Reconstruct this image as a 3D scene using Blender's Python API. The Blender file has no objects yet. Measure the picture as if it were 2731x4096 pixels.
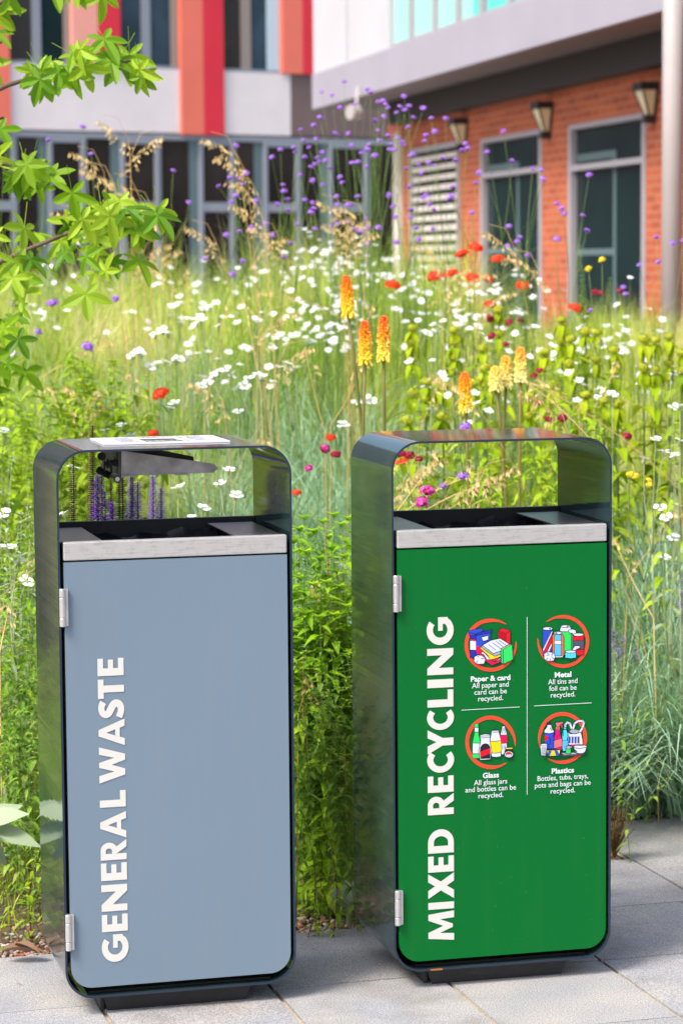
import bpy, math, random
import numpy as np
from mathutils import Vector, Matrix, Quaternion
R = math.radians
rnd = random.Random(7)
nr = np.random.RandomState(11)
scn = bpy.context.scene
C = scn.collection

# ------------------------------------------------------------------ camera
F_PX, PITCH, ROLL = 10034.0, 0.0977, -0.0076
CAMZ = 1.645
_fw = Vector((0, math.cos(PITCH), -math.sin(PITCH)))
_rt = Vector((1, 0, 0))
_up = _rt.cross(_fw)
RX = _rt * math.cos(ROLL) + _up * math.sin(ROLL)
UX = -_rt * math.sin(ROLL) + _up * math.cos(ROLL)
cd = bpy.data.cameras.new('camera')
cam = bpy.data.objects.new('camera', cd)
C.objects.link(cam)
m3 = Matrix((RX, UX, -_fw)).transposed()
cam.matrix_world = Matrix.Translation((0, 0, CAMZ)) @ m3.to_4x4()
cd.sensor_fit = 'VERTICAL'
cd.sensor_height = 36
cd.lens = F_PX / 4096 * 36
cd.clip_end = 1000
cd.dof.use_dof = True
cd.dof.focus_distance = 5.6
cd.dof.aperture_fstop = 5.9
scn.camera = cam

# ------------------------------------------------------------------ sky and sun
SUN_EL, SUN_AZ = R(52), Vector((-0.72, -0.69))      # direction towards the sun (xy)
world = bpy.data.worlds.new('World')
scn.world = world
world.use_nodes = True
wn = world.node_tree
for n in list(wn.nodes): wn.nodes.remove(n)
sky = wn.nodes.new('ShaderNodeTexSky')
sky.sky_type = 'NISHITA'
sky.sun_disc = False
sky.sun_elevation = SUN_EL
sky.sun_rotation = math.atan2(SUN_AZ.x, SUN_AZ.y)
sky.air_density = 1.0
sky.dust_density = 5.0
bg = wn.nodes.new('ShaderNodeBackground')
bg.inputs[1].default_value = 0.15
wo = wn.nodes.new('ShaderNodeOutputWorld')
wn.links.new(sky.outputs[0], bg.inputs[0])
wn.links.new(bg.outputs[0], wo.inputs[0])
sl = bpy.data.lights.new('sun', 'SUN')
sl.energy = 1.9
sl.angle = R(16)
sl.color = (1.0, 0.95, 0.89)
sun = bpy.data.objects.new('sun', sl)
C.objects.link(sun)
sd = Vector((SUN_AZ.x, SUN_AZ.y, 0)).normalized() * math.cos(SUN_EL) + Vector((0, 0, math.sin(SUN_EL)))
sun.rotation_euler = sd.to_track_quat('Z', 'Y').to_euler()
scn.view_settings.view_transform = 'Standard'
scn.view_settings.look = 'None'
scn.view_settings.gamma = 1
scn.view_settings.use_curve_mapping = False
scn.view_settings.exposure = 1.02
scn.cycles.max_bounces = 8
scn.cycles.transparent_max_bounces = 8

# ------------------------------------------------------------------ helpers
DS = 2731 / 1568.0
def ray(sx, sy):
    return (_fw + RX * ((sx - 1365.5) / F_PX) - UX * ((sy - 2048) / F_PX))
def at(xd, yd, D):          # a point D metres ahead (pixel measured on the 1568-wide picture)
    return Vector((0, 0, CAMZ)) + ray(xd * DS, yd * DS) * D
def hit(sx, sy, P, n):
    d = ray(sx, sy); o = Vector((0, 0, CAMZ))
    return o + d * ((Vector(P) - o).dot(n) / d.dot(n))

class MB:
    def __init__(s): s.v = []; s.f = []; s.m = []
    def add(s, vs, fs, mi=0):
        o = len(s.v); s.v.extend([tuple(p) for p in vs])
        for f in fs: s.f.append(tuple(i + o for i in f)); s.m.append(mi)
    def box(s, a, b, mi=0, M=None):
        (x0, y0, z0), (x1, y1, z1) = a, b
        vs = [Vector(p) for p in ((x0,y0,z0),(x1,y0,z0),(x1,y1,z0),(x0,y1,z0),(x0,y0,z1),(x1,y0,z1),(x1,y1,z1),(x0,y1,z1))]
        if M: vs = [M @ p for p in vs]
        s.add(vs, [(0,3,2,1),(4,5,6,7),(0,1,5,4),(1,2,6,5),(2,3,7,6),(3,0,4,7)], mi)
    def tube(s, pts, rad, n=6, mi=0, cap=True):
        pts = [Vector(p) for p in pts]; k = len(pts)
        if not hasattr(rad, '__len__'): rad = [rad] * k
        vs = []
        for i, p in enumerate(pts):
            t = (pts[min(i + 1, k - 1)] - pts[max(i - 1, 0)]).normalized()
            a = t.orthogonal().normalized() if i == 0 else (a - t * a.dot(t)).normalized()
            b = t.cross(a)
            for j in range(n):
                w = 2 * math.pi * j / n
                vs.append(p + (a * math.cos(w) + b * math.sin(w)) * rad[i])
        fs = []
        for i in range(k - 1):
            for j in range(n):
                fs.append((i*n+j, i*n+(j+1) % n, (i+1)*n+(j+1) % n, (i+1)*n+j))
        if cap:
            fs.append(tuple(reversed(range(n)))); fs.append(tuple(range((k-1)*n, k*n)))
        s.add(vs, fs, mi)
    def poly(s, pts, mi=0): s.add(pts, [tuple(range(len(pts)))], mi)
    def prism(s, loop, off, mi=0, mi2=None):
        n = len(loop); off = Vector(off)
        a = [Vector(p) for p in loop]; b = [p + off for p in a]
        s.add(a + b, [tuple(range(n)), tuple(reversed(range(n, 2*n)))], mi)
        s.add(a + b, [(i, i + n, (i+1) % n + n, (i+1) % n) for i in range(n)], mi if mi2 is None else mi2)
    def leaf(s, p, d, up, L, W, bend=0.3, n=4, mi=0, fold=0.15, peak=0.4):
        p = Vector(p); d = Vector(d).normalized(); side = d.cross(Vector(up))
        if side.length < 1e-3: side = d.orthogonal()
        side.normalize(); nrm = side.cross(d)
        vs = []
        for i in range(n + 1):
            t = i / n
            w = W * 0.5 * (math.sin(math.pi * (t ** (math.log(.5)/math.log(peak)))) if 0 < t < 1 else 0.06)
            c = p + d * (L * t) - nrm * (bend * L * t * t)
            vs += [c + side * w + nrm * (w * fold * 2), c, c - side * w + nrm * (w * fold * 2)]
        fs = []
        for i in range(n):
            o = i * 3
            fs += [(o, o+1, o+4, o+3), (o+1, o+2, o+5, o+4)]
        s.add(vs, fs, mi)
    def ball(s, c, r, mi=0, n=6, k=4, sq=1.0, up=Vector((0,0,1))):
        c = Vector(c); q = up.to_track_quat('Z', 'Y'); vs = []; fs = []
        for i in range(1, k):
            a = math.pi * i / k
            for j in range(n):
                b = 2 * math.pi * j / n
                vs.append(c + q @ Vector((math.sin(a)*math.cos(b)*r, math.sin(a)*math.sin(b)*r, math.cos(a)*r*sq)))
        for i in range(k - 2):
            for j in range(n): fs.append((i*n+j, (i+1)*n+j, (i+1)*n+(j+1) % n, i*n+(j+1) % n))
        t = len(vs); vs.append(c + q @ Vector((0,0,r*sq))); vs.append(c - q @ Vector((0,0,r*sq)))
        for j in range(n):
            fs.append((t, j, (j+1) % n)); fs.append((t+1, (k-2)*n+(j+1) % n, (k-2)*n+j))
        s.add(vs, fs, mi)
    def mesh(s, name, mats, smooth=False):
        me = bpy.data.meshes.new(name); me.from_pydata(s.v, [], s.f)
        for m in (mats if isinstance(mats, (list, tuple)) else [mats]): me.materials.append(m)
        me.polygons.foreach_set('material_index', s.m)
        if smooth: me.polygons.foreach_set('use_smooth', [True] * len(s.f))
        me.update(); return me
    def build(s, name, mats, parent=None, smooth=False, bevel=0, seg=2):
        o = link(name, s.mesh(name, mats, smooth), parent)
        if bevel:
            b = o.modifiers.new('b', 'BEVEL'); b.width = bevel; b.segments = seg; b.limit_method = 'ANGLE'; b.angle_limit = R(40)
            b.harden_normals = False
        return o

def link(name, data, parent=None):
    o = bpy.data.objects.new(name, data); C.objects.link(o)
    if parent: o.parent = parent
    return o
def tag(o, label=None, cat=None, group=None, kind=None):
    if label: o['label'] = label
    if cat: o['category'] = cat
    if group: o['group'] = group
    if kind: o['kind'] = kind
    return o
def empty(name, loc=(0,0,0), rz=0, label=None, cat=None, group=None):
    o = bpy.data.objects.new(name, None); C.objects.link(o)
    o.location = loc; o.rotation_euler = (0, 0, rz); o.empty_display_size = .1
    return tag(o, label, cat, group)
def copy_tree(o, parent=None, kids=None):
    c = o.copy(); C.objects.link(c)
    if parent: c.parent = parent
    for ch in list(o.children): copy_tree(ch, c)
    return c

# ------------------------------------------------------------------ materials
def nm(name):
    m = bpy.data.materials.new(name); m.use_nodes = True
    nt = m.node_tree; p = nt.nodes['Principled BSDF']
    return m, nt, p
def sp(p, v):
    p.inputs['Specular IOR Level'].default_value = v
def mat(name, col, rough=.6, metal=0, spec=.5, nscale=0, namt=0.1, bump=0, bscale=200, coords='Object'):
    m, nt, p = nm(name)
    p.inputs['Base Color'].default_value = (*col, 1); p.inputs['Roughness'].default_value = rough
    p.inputs['Metallic'].default_value = metal; sp(p, spec)
    tc = nt.nodes.new('ShaderNodeTexCoord')
    if nscale:
        no = nt.nodes.new('ShaderNodeTexNoise'); no.inputs['Scale'].default_value = nscale; no.inputs['Detail'].default_value = 6
        nt.links.new(tc.outputs[coords], no.inputs['Vector'])
        mr = nt.nodes.new('ShaderNodeMapRange'); mr.inputs[1].default_value = .25; mr.inputs[2].default_value = .75
        mr.inputs[3].default_value = 1 - namt; mr.inputs[4].default_value = 1 + namt
        nt.links.new(no.outputs[0], mr.inputs[0])
        mx = nt.nodes.new('ShaderNodeVectorMath'); mx.operation = 'SCALE'; mx.inputs[0].default_value = col
        nt.links.new(mr.outputs[0], mx.inputs[3]); nt.links.new(mx.outputs[0], p.inputs['Base Color'])
    if bump:
        nb = nt.nodes.new('ShaderNodeTexNoise'); nb.inputs['Scale'].default_value = bscale; nb.inputs['Detail'].default_value = 4
        nt.links.new(tc.outputs[coords], nb.inputs['Vector'])
        b = nt.nodes.new('ShaderNodeBump'); b.inputs['Strength'].default_value = bump; b.inputs['Distance'].default_value = .002
        nt.links.new(nb.outputs[0], b.inputs['Height']); nt.links.new(b.outputs[0], p.inputs['Normal'])
    return m
def leafmat(name, cols, trans=.35, rough=.55, spec=.3, objvar=True):
    """foliage: each leaf or blade its own tone from the ramp, with light passing through"""
    m, nt, p = nm(name)
    geo = nt.nodes.new('ShaderNodeNewGeometry'); oi = nt.nodes.new('ShaderNodeObjectInfo')
    ad = nt.nodes.new('ShaderNodeMath'); ad.operation = 'MULTIPLY_ADD'; ad.inputs[1].default_value = .35 if objvar else 0
    nt.links.new(oi.outputs['Random'], ad.inputs[0])
    ms = nt.nodes.new('ShaderNodeMath'); ms.operation = 'MULTIPLY'; ms.inputs[1].default_value = .65 if objvar else 1
    nt.links.new(geo.outputs['Random Per Island'], ms.inputs[0]); nt.links.new(ms.outputs[0], ad.inputs[2])
    rp = nt.nodes.new('ShaderNodeValToRGB'); e = rp.color_ramp.elements
    while len(e) < len(cols): e.new(.5)
    for i, c in enumerate(cols): e[i].position = i / max(1, len(cols) - 1); e[i].color = (*c, 1)
    if name == 'meadow_blade':      # species grow in patches a metre or so across
        tc = nt.nodes.new('ShaderNodeTexCoord'); no = nt.nodes.new('ShaderNodeTexNoise'); no.inputs['Scale'].default_value = 1.3; no.inputs['Detail'].default_value = 2
        a2 = nt.nodes.new('ShaderNodeMath'); a2.operation = 'MULTIPLY_ADD'; a2.inputs[1].default_value = 2.2; a2.inputs[2].default_value = -.85
        mu = nt.nodes.new('ShaderNodeMath'); mu.operation = 'MULTIPLY_ADD'; mu.inputs[1].default_value = .45
        nt.links.new(tc.outputs['Object'], no.inputs['Vector']); nt.links.new(no.outputs[0], a2.inputs[0]); nt.links.new(geo.outputs['Random Per Island'], mu.inputs[0]); nt.links.new(a2.outputs[0], mu.inputs[2])
        nt.links.new(mu.outputs[0], rp.inputs[0])
    else: nt.links.new(ad.outputs[0], rp.inputs[0])
    nt.links.new(rp.outputs[0], p.inputs['Base Color'])
    p.inputs['Roughness'].default_value = rough; sp(p, spec)
    tr = nt.nodes.new('ShaderNodeBsdfTranslucent'); nt.links.new(rp.outputs[0], tr.inputs[0])
    mx = nt.nodes.new('ShaderNodeMixShader'); mx.inputs[0].default_value = trans
    out = nt.nodes['Material Output']
    nt.links.new(p.outputs[0], mx.inputs[1]); nt.links.new(tr.outputs[0], mx.inputs[2]); nt.links.new(mx.outputs[0], out.inputs[0])
    return m

M = {}
def slab_mat():
    m, nt, p = nm('granite_slab')
    tc = nt.nodes.new('ShaderNodeTexCoord'); geo = nt.nodes.new('ShaderNodeNewGeometry')
    n1 = nt.nodes.new('ShaderNodeTexNoise'); n1.inputs['Scale'].default_value = 260; n1.inputs['Detail'].default_value = 5; n1.inputs['Roughness'].default_value = .8
    n2 = nt.nodes.new('ShaderNodeTexNoise'); n2.inputs['Scale'].default_value = 5; n2.inputs['Detail'].default_value = 5
    n3 = nt.nodes.new('ShaderNodeTexVoronoi'); n3.inputs['Scale'].default_value = 420
    for n in (n1, n2, n3): nt.links.new(tc.outputs['Object'], n.inputs['Vector'])
    r1 = nt.nodes.new('ShaderNodeValToRGB'); e = r1.color_ramp.elements
    e[0].position = .34; e[0].color = (.10, .10, .105, 1); e[1].position = .62; e[1].color = (.50, .495, .49, 1)
    nt.links.new(n1.outputs[0], r1.inputs[0])
    r2 = nt.nodes.new('ShaderNodeValToRGB'); e = r2.color_ramp.elements
    e[0].position = .3; e[0].color = (.80, .84, .92, 1); e[1].position = .7; e[1].color = (1.06, 1.03, .98, 1)
    nt.links.new(n2.outputs[0], r2.inputs[0])
    mx = nt.nodes.new('ShaderNodeMix'); mx.data_type = 'RGBA'; mx.blend_type = 'MULTIPLY'; mx.inputs[0].default_value = 1
    nt.links.new(r1.outputs[0], mx.inputs[6]); nt.links.new(r2.outputs[0], mx.inputs[7])
    n5 = nt.nodes.new('ShaderNodeTexNoise'); n5.inputs['Scale'].default_value = 2.1; n5.inputs['Detail'].default_value = 8; n5.inputs['Roughness'].default_value = .65; nt.links.new(tc.outputs['Object'], n5.inputs['Vector'])
    r5 = nt.nodes.new('ShaderNodeValToRGB'); e = r5.color_ramp.elements; e[0].position = .36; e[0].color = (.66, .64, .60, 1); e[1].position = .50; e[1].color = (1, 1, 1, 1); nt.links.new(n5.outputs[0], r5.inputs[0])
    mx2 = nt.nodes.new('ShaderNodeMix'); mx2.data_type = 'RGBA'; mx2.blend_type = 'MULTIPLY'; mx2.inputs[0].default_value = .8; nt.links.new(mx.outputs[2], mx2.inputs[6]); nt.links.new(r5.outputs[0], mx2.inputs[7]); mx = mx2
    mr = nt.nodes.new('ShaderNodeMapRange'); mr.inputs[3].default_value = .86; mr.inputs[4].default_value = 1.1
    nt.links.new(geo.outputs['Random Per Island'], mr.inputs[0])
    sc = nt.nodes.new('ShaderNodeVectorMath'); sc.operation = 'SCALE'
    nt.links.new(mx.outputs[2], sc.inputs[0]); nt.links.new(mr.outputs[0], sc.inputs[3]); nt.links.new(sc.outputs[0], p.inputs['Base Color'])
    p.inputs['Roughness'].default_value = .75; sp(p, .3)
    b = nt.nodes.new('ShaderNodeBump'); b.inputs['Strength'].default_value = .5; b.inputs['Distance'].default_value = .0015
    nt.links.new(n1.outputs[0], b.inputs['Height']); nt.links.new(b.outputs[0], p.inputs['Normal'])
    return m
M['slab'] = slab_mat()
M['mortar'] = mat('sandy_mortar', (.36, .29, .20), .9, nscale=40, namt=.35, bump=.6, bscale=300)
M['soil'] = mat('bed_soil', (.10, .065, .045), .95, nscale=25, namt=.5, bump=1, bscale=90)
M['asphalt'] = mat('ground_cover', (.22, .21, .20), .9, nscale=4, namt=.2)

def hoop_mat():
    m, nt, p = nm('anodised_dark_metal')
    tc = nt.nodes.new('ShaderNodeTexCoord'); mp = nt.nodes.new('ShaderNodeMapping')
    mp.inputs['Scale'].default_value = (140, 140, 6)
    no = nt.nodes.new('ShaderNodeTexNoise'); no.inputs['Detail'].default_value = 5; no.inputs['Scale'].default_value = 1
    nt.links.new(tc.outputs['Object'], mp.inputs[0]); nt.links.new(mp.outputs[0], no.inputs['Vector'])
    mr = nt.nodes.new('ShaderNodeMapRange'); mr.inputs[1].default_value = .3; mr.inputs[2].default_value = .7; mr.inputs[3].default_value = .04; mr.inputs[4].default_value = .10
    nt.links.new(no.outputs[0], mr.inputs[0]); nt.links.new(mr.outputs[0], p.inputs['Roughness'])
    n2 = nt.nodes.new('ShaderNodeTexNoise'); n2.inputs['Scale'].default_value = 9; n2.inputs['Detail'].default_value = 7
    nt.links.new(tc.outputs['Object'], n2.inputs['Vector'])
    rp = nt.nodes.new('ShaderNodeValToRGB'); e = rp.color_ramp.elements
    e[0].position = .3; e[0].color = (.016, .040, .044, 1); e[1].position = .7; e[1].color = (.032, .068, .072, 1)
    nt.links.new(n2.outputs[0], rp.inputs[0]); nt.links.new(rp.outputs[0], p.inputs['Base Color'])
    p.inputs['Metallic'].default_value = .28; sp(p, .7)
    b = nt.nodes.new('ShaderNodeBump'); b.inputs['Strength'].default_value = .05; b.inputs['Distance'].default_value = .001
    m2 = nt.nodes.new('ShaderNodeMapping'); m2.inputs['Scale'].default_value = (.25, .25, 21); n4 = nt.nodes.new('ShaderNodeTexNoise'); n4.inputs['Scale'].default_value = 1; n4.inputs['Detail'].default_value = 3
    nt.links.new(tc.outputs['Object'], m2.inputs[0]); nt.links.new(m2.outputs[0], n4.inputs['Vector'])
    b2 = nt.nodes.new('ShaderNodeBump'); b2.inputs['Strength'].default_value = .35; b2.inputs['Distance'].default_value = .004
    nt.links.new(n4.outputs[0], b2.inputs['Height']); nt.links.new(n2.outputs[0], b.inputs['Height']); nt.links.new(b2.outputs[0], b.inputs['Normal']); nt.links.new(b.outputs[0], p.inputs['Normal'])
    return m
M['hoop'] = hoop_mat()
M['edge'] = mat('navy_cut_edge', (.012, .022, .045), .35, 0, .5)
M['black'] = mat('black_recess', (.006, .006, .007), .6, 0, .3)
M['plinth'] = mat('black_plinth', (.02, .02, .022), .5, 0, .4, nscale=30, namt=.3)
M['deck'] = mat('dusty_black_plate', (.045, .042, .045), .32, .3, .5, nscale=35, namt=.7)
M['bag'] = mat('black_plastic_bag', (.012, .012, .018), .22, 0, .7)
def steel_mat():
    m, nt, p = nm('stained_stainless')
    tc = nt.nodes.new('ShaderNodeTexCoord'); mp = nt.nodes.new('ShaderNodeMapping'); mp.inputs['Scale'].default_value = (8, 8, 160)
    no = nt.nodes.new('ShaderNodeTexNoise'); no.inputs['Detail'].default_value = 6; no.inputs['Scale'].default_value = 2
    nt.links.new(tc.outputs['Object'], mp.inputs[0]); nt.links.new(mp.outputs[0], no.inputs['Vector'])
    n2 = nt.nodes.new('ShaderNodeTexNoise'); n2.inputs['Detail'].default_value = 8; n2.inputs['Scale'].default_value = 45; n2.inputs['Roughness'].default_value = .7
    nt.links.new(tc.outputs['Object'], n2.inputs['Vector'])
    mm = nt.nodes.new('ShaderNodeMath'); mm.operation = 'MULTIPLY'
    nt.links.new(no.outputs[0], mm.inputs[0]); nt.links.new(n2.outputs[0], mm.inputs[1])
    rp = nt.nodes.new('ShaderNodeValToRGB'); e = rp.color_ramp.elements
    e[0].position = .12; e[0].color = (.40, .39, .38, 1); e[1].position = .25; e[1].color = (.56, .545, .53, 1)
    nt.links.new(mm.outputs[0], rp.inputs[0]); nt.links.new(rp.outputs[0], p.inputs['Base Color'])
    p.inputs['Metallic'].default_value = .55; p.inputs['Roughness'].default_value = .38
    return m
M['steel'] = steel_mat()
M['hinge'] = mat('satin_hinge_metal', (.55, .54, .54), .3, .6, .5, nscale=30, namt=.12)
M['traymetal'] = mat('dull_tray_metal', (.30, .29, .29), .42, .6, .5, nscale=24, namt=.4)
M['bracket'] = mat('grey_green_bracket', (.16, .18, .13), .45, .4, .5, nscale=20, namt=.3)
M['greydoor'] = mat('grey_blue_paint', (.150, .208, .268), .42, 0, .45, nscale=1.6, namt=.04)
M['greendoor'] = mat('green_paint', (.0, .122, .020), .42, 0, .15, nscale=1.6, namt=.02)
M['cream'] = mat('cream_vinyl', (.60, .59, .55), .5, 0, .3)
M['plate'] = mat('white_sign_plate', (.72, .73, .78), .3, 0, .5)
M['rust'] = mat('rust_spot', (.35, .12, .02), .8)
P = {k: mat('print_' + k, c, .45, 0, .3) for k, c in dict(
    ring=(.70, .06, .025), white=(.58, .62, .72), blue=(.02, .06, .50), dblue=(.01, .025, .36), red=(.62, .004, .012), dred=(.38, 0, .01),
    pink=(.68, .0, .06), green=(.02, .60, .10), dgreen=(.0, .30, .06), yellow=(.62, .55, .0), orange=(.75, .14, .01), sky=(.08, .42, .85),
    cyan=(.06, .55, .72), line=(.006, .01, .03), grey=(.07, .07, .10), dark=(.018, .008, .02), salmon=(.74, .14, .16), mag=(.62, .0, .17),
    purple=(.14, .10, .42), mgrey=(.30, .33, .38), text=(.62, .70, .70), tan=(.55, .40, .25)).items()}

def grime(m, k=.10):       # rain dust: faint vertical streaks and specks
    nt = m.node_tree; p = nt.nodes['Principled BSDF']; tc = nt.nodes.new('ShaderNodeTexCoord'); mp = nt.nodes.new('ShaderNodeMapping'); mp.inputs['Scale'].default_value = (38, 38, 3)
    no = nt.nodes.new('ShaderNodeTexNoise'); no.inputs['Scale'].default_value = 1; no.inputs['Detail'].default_value = 6
    n2 = nt.nodes.new('ShaderNodeTexNoise'); n2.inputs['Scale'].default_value = 160; n2.inputs['Detail'].default_value = 1
    nt.links.new(tc.outputs['Object'], mp.inputs[0]); nt.links.new(mp.outputs[0], no.inputs['Vector']); nt.links.new(tc.outputs['Object'], n2.inputs['Vector'])
    r1 = nt.nodes.new('ShaderNodeMapRange'); r1.inputs[1].default_value = .5; r1.inputs[2].default_value = .8; r1.inputs[4].default_value = k; nt.links.new(no.outputs[0], r1.inputs[0])
    r2 = nt.nodes.new('ShaderNodeMapRange'); r2.inputs[1].default_value = .76; r2.inputs[2].default_value = .79; r2.inputs[4].default_value = .25; nt.links.new(n2.outputs[0], r2.inputs[0])
    mx_ = nt.nodes.new('ShaderNodeMath'); mx_.operation = 'MAXIMUM'; nt.links.new(r1.outputs[0], mx_.inputs[0]); nt.links.new(r2.outputs[0], mx_.inputs[1])
    mi = nt.nodes.new('ShaderNodeMix'); mi.data_type = 'RGBA'; src = p.inputs['Base Color'].links[0].from_socket
    nt.links.new(mx_.outputs[0], mi.inputs[0]); nt.links.new(src, mi.inputs[6]); mi.inputs[7].default_value = (.30, .29, .26, 1); nt.links.new(mi.outputs[2], p.inputs['Base Color'])
grime(M['greydoor'], .07); grime(M['greendoor'], .012)
# ------------------------------------------------------------------ ground
BYAW = .277
BA = Vector((math.cos(BYAW), math.sin(BYAW), 0)); BN = Vector((-math.sin(BYAW), math.cos(BYAW), 0))
def sstep(t): t = min(1, max(0, t)); return t * t * (3 - 2 * t)
def gh(x, y):
    d = BN.x * x + BN.y * y - 6.15
    h = 1.05 * sstep((d - .1) / 7.5) - 1.05 * sstep((d - 10.5) / 4)
    return h
def uvp(u, n, z=0): return BA * u + BN * n + Vector((0, 0, z))
b = MB()
XS = np.linspace(-9, 9, 61); YS = np.linspace(3, 24, 85)
b2 = MB()
def soilz(x, y):
    n = BN.x * x + BN.y * y
    return -.03 + gh(x, y) + (.02 * math.sin(x * 9 + y * 3) * math.sin(y * 7 - x * 4) * min(1, max(0, n - 6.1)))
vs = [(x, y, soilz(x, y)) for y in YS for x in XS]
nx = len(XS)
b2.add(vs, [(j*nx+i, j*nx+i+1, (j+1)*nx+i+1, (j+1)*nx+i) for j in range(len(YS)-1) for i in range(nx-1)])
tag(b2.build('planting_bed_soil', M['soil'], smooth=True), 'brown soil of the planting bed under the flowers', kind='structure')
b.add([(-300, -300, -.05), (300, -300, -.05), (300, 300, -.05), (-300, 300, -.05)], [(0, 1, 2, 3)])
tag(b.build('ground', M['asphalt']), 'flat ground reaching out around the courtyard', kind='structure')
ROWS = [2.67, 3.13, 3.59, 4.05, 4.51, 4.968, 5.436, 5.889, 6.362, 6.82, 7.28]
def bed_n(u):       # where the bed starts, in rows
    if u < 1.98: return 5.889
    if u < 2.635: return 6.362
    if u < 3.05: return 6.82
    return 6.82
b = MB(); g = .0035
for r_ in range(len(ROWS) - 1):
    n0, n1 = ROWS[r_], ROWS[r_ + 1]
    us = [0.972 + .401 * k + (.0 if n0 < 5.8 else .06) for k in range(-13, 14)]
    for k in range(len(us) - 1):
        u0, u1 = us[k], us[k + 1]
        if n1 > bed_n((u0 + u1) / 2) + .01: continue
        z = rnd.uniform(-.0012, .0012)
        gg = g + (.0025 if n0 < 5.4 else 0)
        P4 = [uvp(u0 + gg, n0 + g), uvp(u1 - gg, n0 + g), uvp(u1 - gg, n1 - g), uvp(u0 + gg, n1 - g)]
        b.prism([p + Vector((0, 0, -.028)) for p in reversed(P4)], (0, 0, .028 + z))
o = b.build('paving', M['slab'], bevel=.0015, seg=1); tag(o, 'pale granite paving slabs around the bins', kind='structure')
b = MB()
for (u0, u1, n1) in ((-4.5, 1.96, 5.887), (1.96, 2.63, 6.36), (2.63, 7, 6.818)):
    b.add([uvp(u0, 2.6, -.007), uvp(u1, 2.6, -.007), uvp(u1, n1, -.007), uvp(u0, n1, -.007)], [(0, 1, 2, 3)])
tag(b.build('paving_mortar', M['mortar']), 'sandy mortar in the paving joints', kind='structure')
# gravel along the edge of the bed
gm = leafmat('gravel_stones', [(.45, .40, .35), (.34, .10, .05), (.16, .11, .08), (.55, .50, .46), (.30, .24, .19), (.42, .15, .08)], 0, .8, objvar=False)
b = MB()
for i in range(5200):
    u = nr.uniform(-1.2, 3.2); n = bed_n(u) + .012 + abs(nr.normal(0, .16)) ** 1.0
    if n > bed_n(u) + .6: continue
    p = uvp(u, n); s = nr.uniform(.003, .0085)
    z = soilz(p.x, p.y) + .003 if n > bed_n(u) + .02 else -.006
    q = [Vector((nr.normal(), nr.normal(), nr.normal())).normalized() * s * nr.uniform(.6, 1.1) for _ in range(4)]
    b.ball((p.x, p.y, max(z, -.02) + s * .4), s, n=5, k=3, sq=nr.uniform(.4, .9), up=Vector((nr.normal(0, .3), nr.normal(0, .3), 1)).normalized())
tag(b.build('gravel', gm), 'red and white gravel at the edge of the planting bed', 'gravel', kind='stuff')

b = MB()
for i in range(160):
    u = nr.uniform(.2, 3.4); n = bed_n(u) - abs(nr.normal(0, .28)) - .01
    p = uvp(u, n, .003); a_ = nr.uniform(0, 6.28); b.leaf(p, (math.cos(a_), math.sin(a_), .1), (0,0,1), nr.uniform(.004, .014), nr.uniform(.002, .005), .1, 2)
M['litter'] = leafmat('fallen_bits', [(.40,.28,.14),(.14,.09,.05),(.55,.50,.42),(.30,.16,.08)], 0, .8, objvar=False)
tag(b.build('plant_debris', M['litter']), 'tiny fallen plant bits scattered on the paving', 'debris', kind='stuff')
# ------------------------------------------------------------------ litter bins
BW, BD, Z0, Z1, TH = .5208, .3638, .042, 1.254, .0048
def rrect(u0, z0, u1, z1, r, n=10, corners=(1,1,1,1)):
    pts = []
    for (cx, cz, a0, on) in ((u1 - r, z0 + r, -90, corners[0]), (u1 - r, z1 - r, 0, corners[1]), (u0 + r, z1 - r, 90, corners[2]), (u0 + r, z0 + r, 180, corners[3])):
        if on:
            for i in range(n + 1):
                a = R(a0 + 90 * i / n); pts.append((cx + r * math.cos(a), cz + r * math.sin(a)))
        else:
            a = R(a0 + 45); pts.append((cx + (r if math.cos(a) > 0 else -r), cz + (r if math.sin(a) > 0 else -r)))
    return pts

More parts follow.
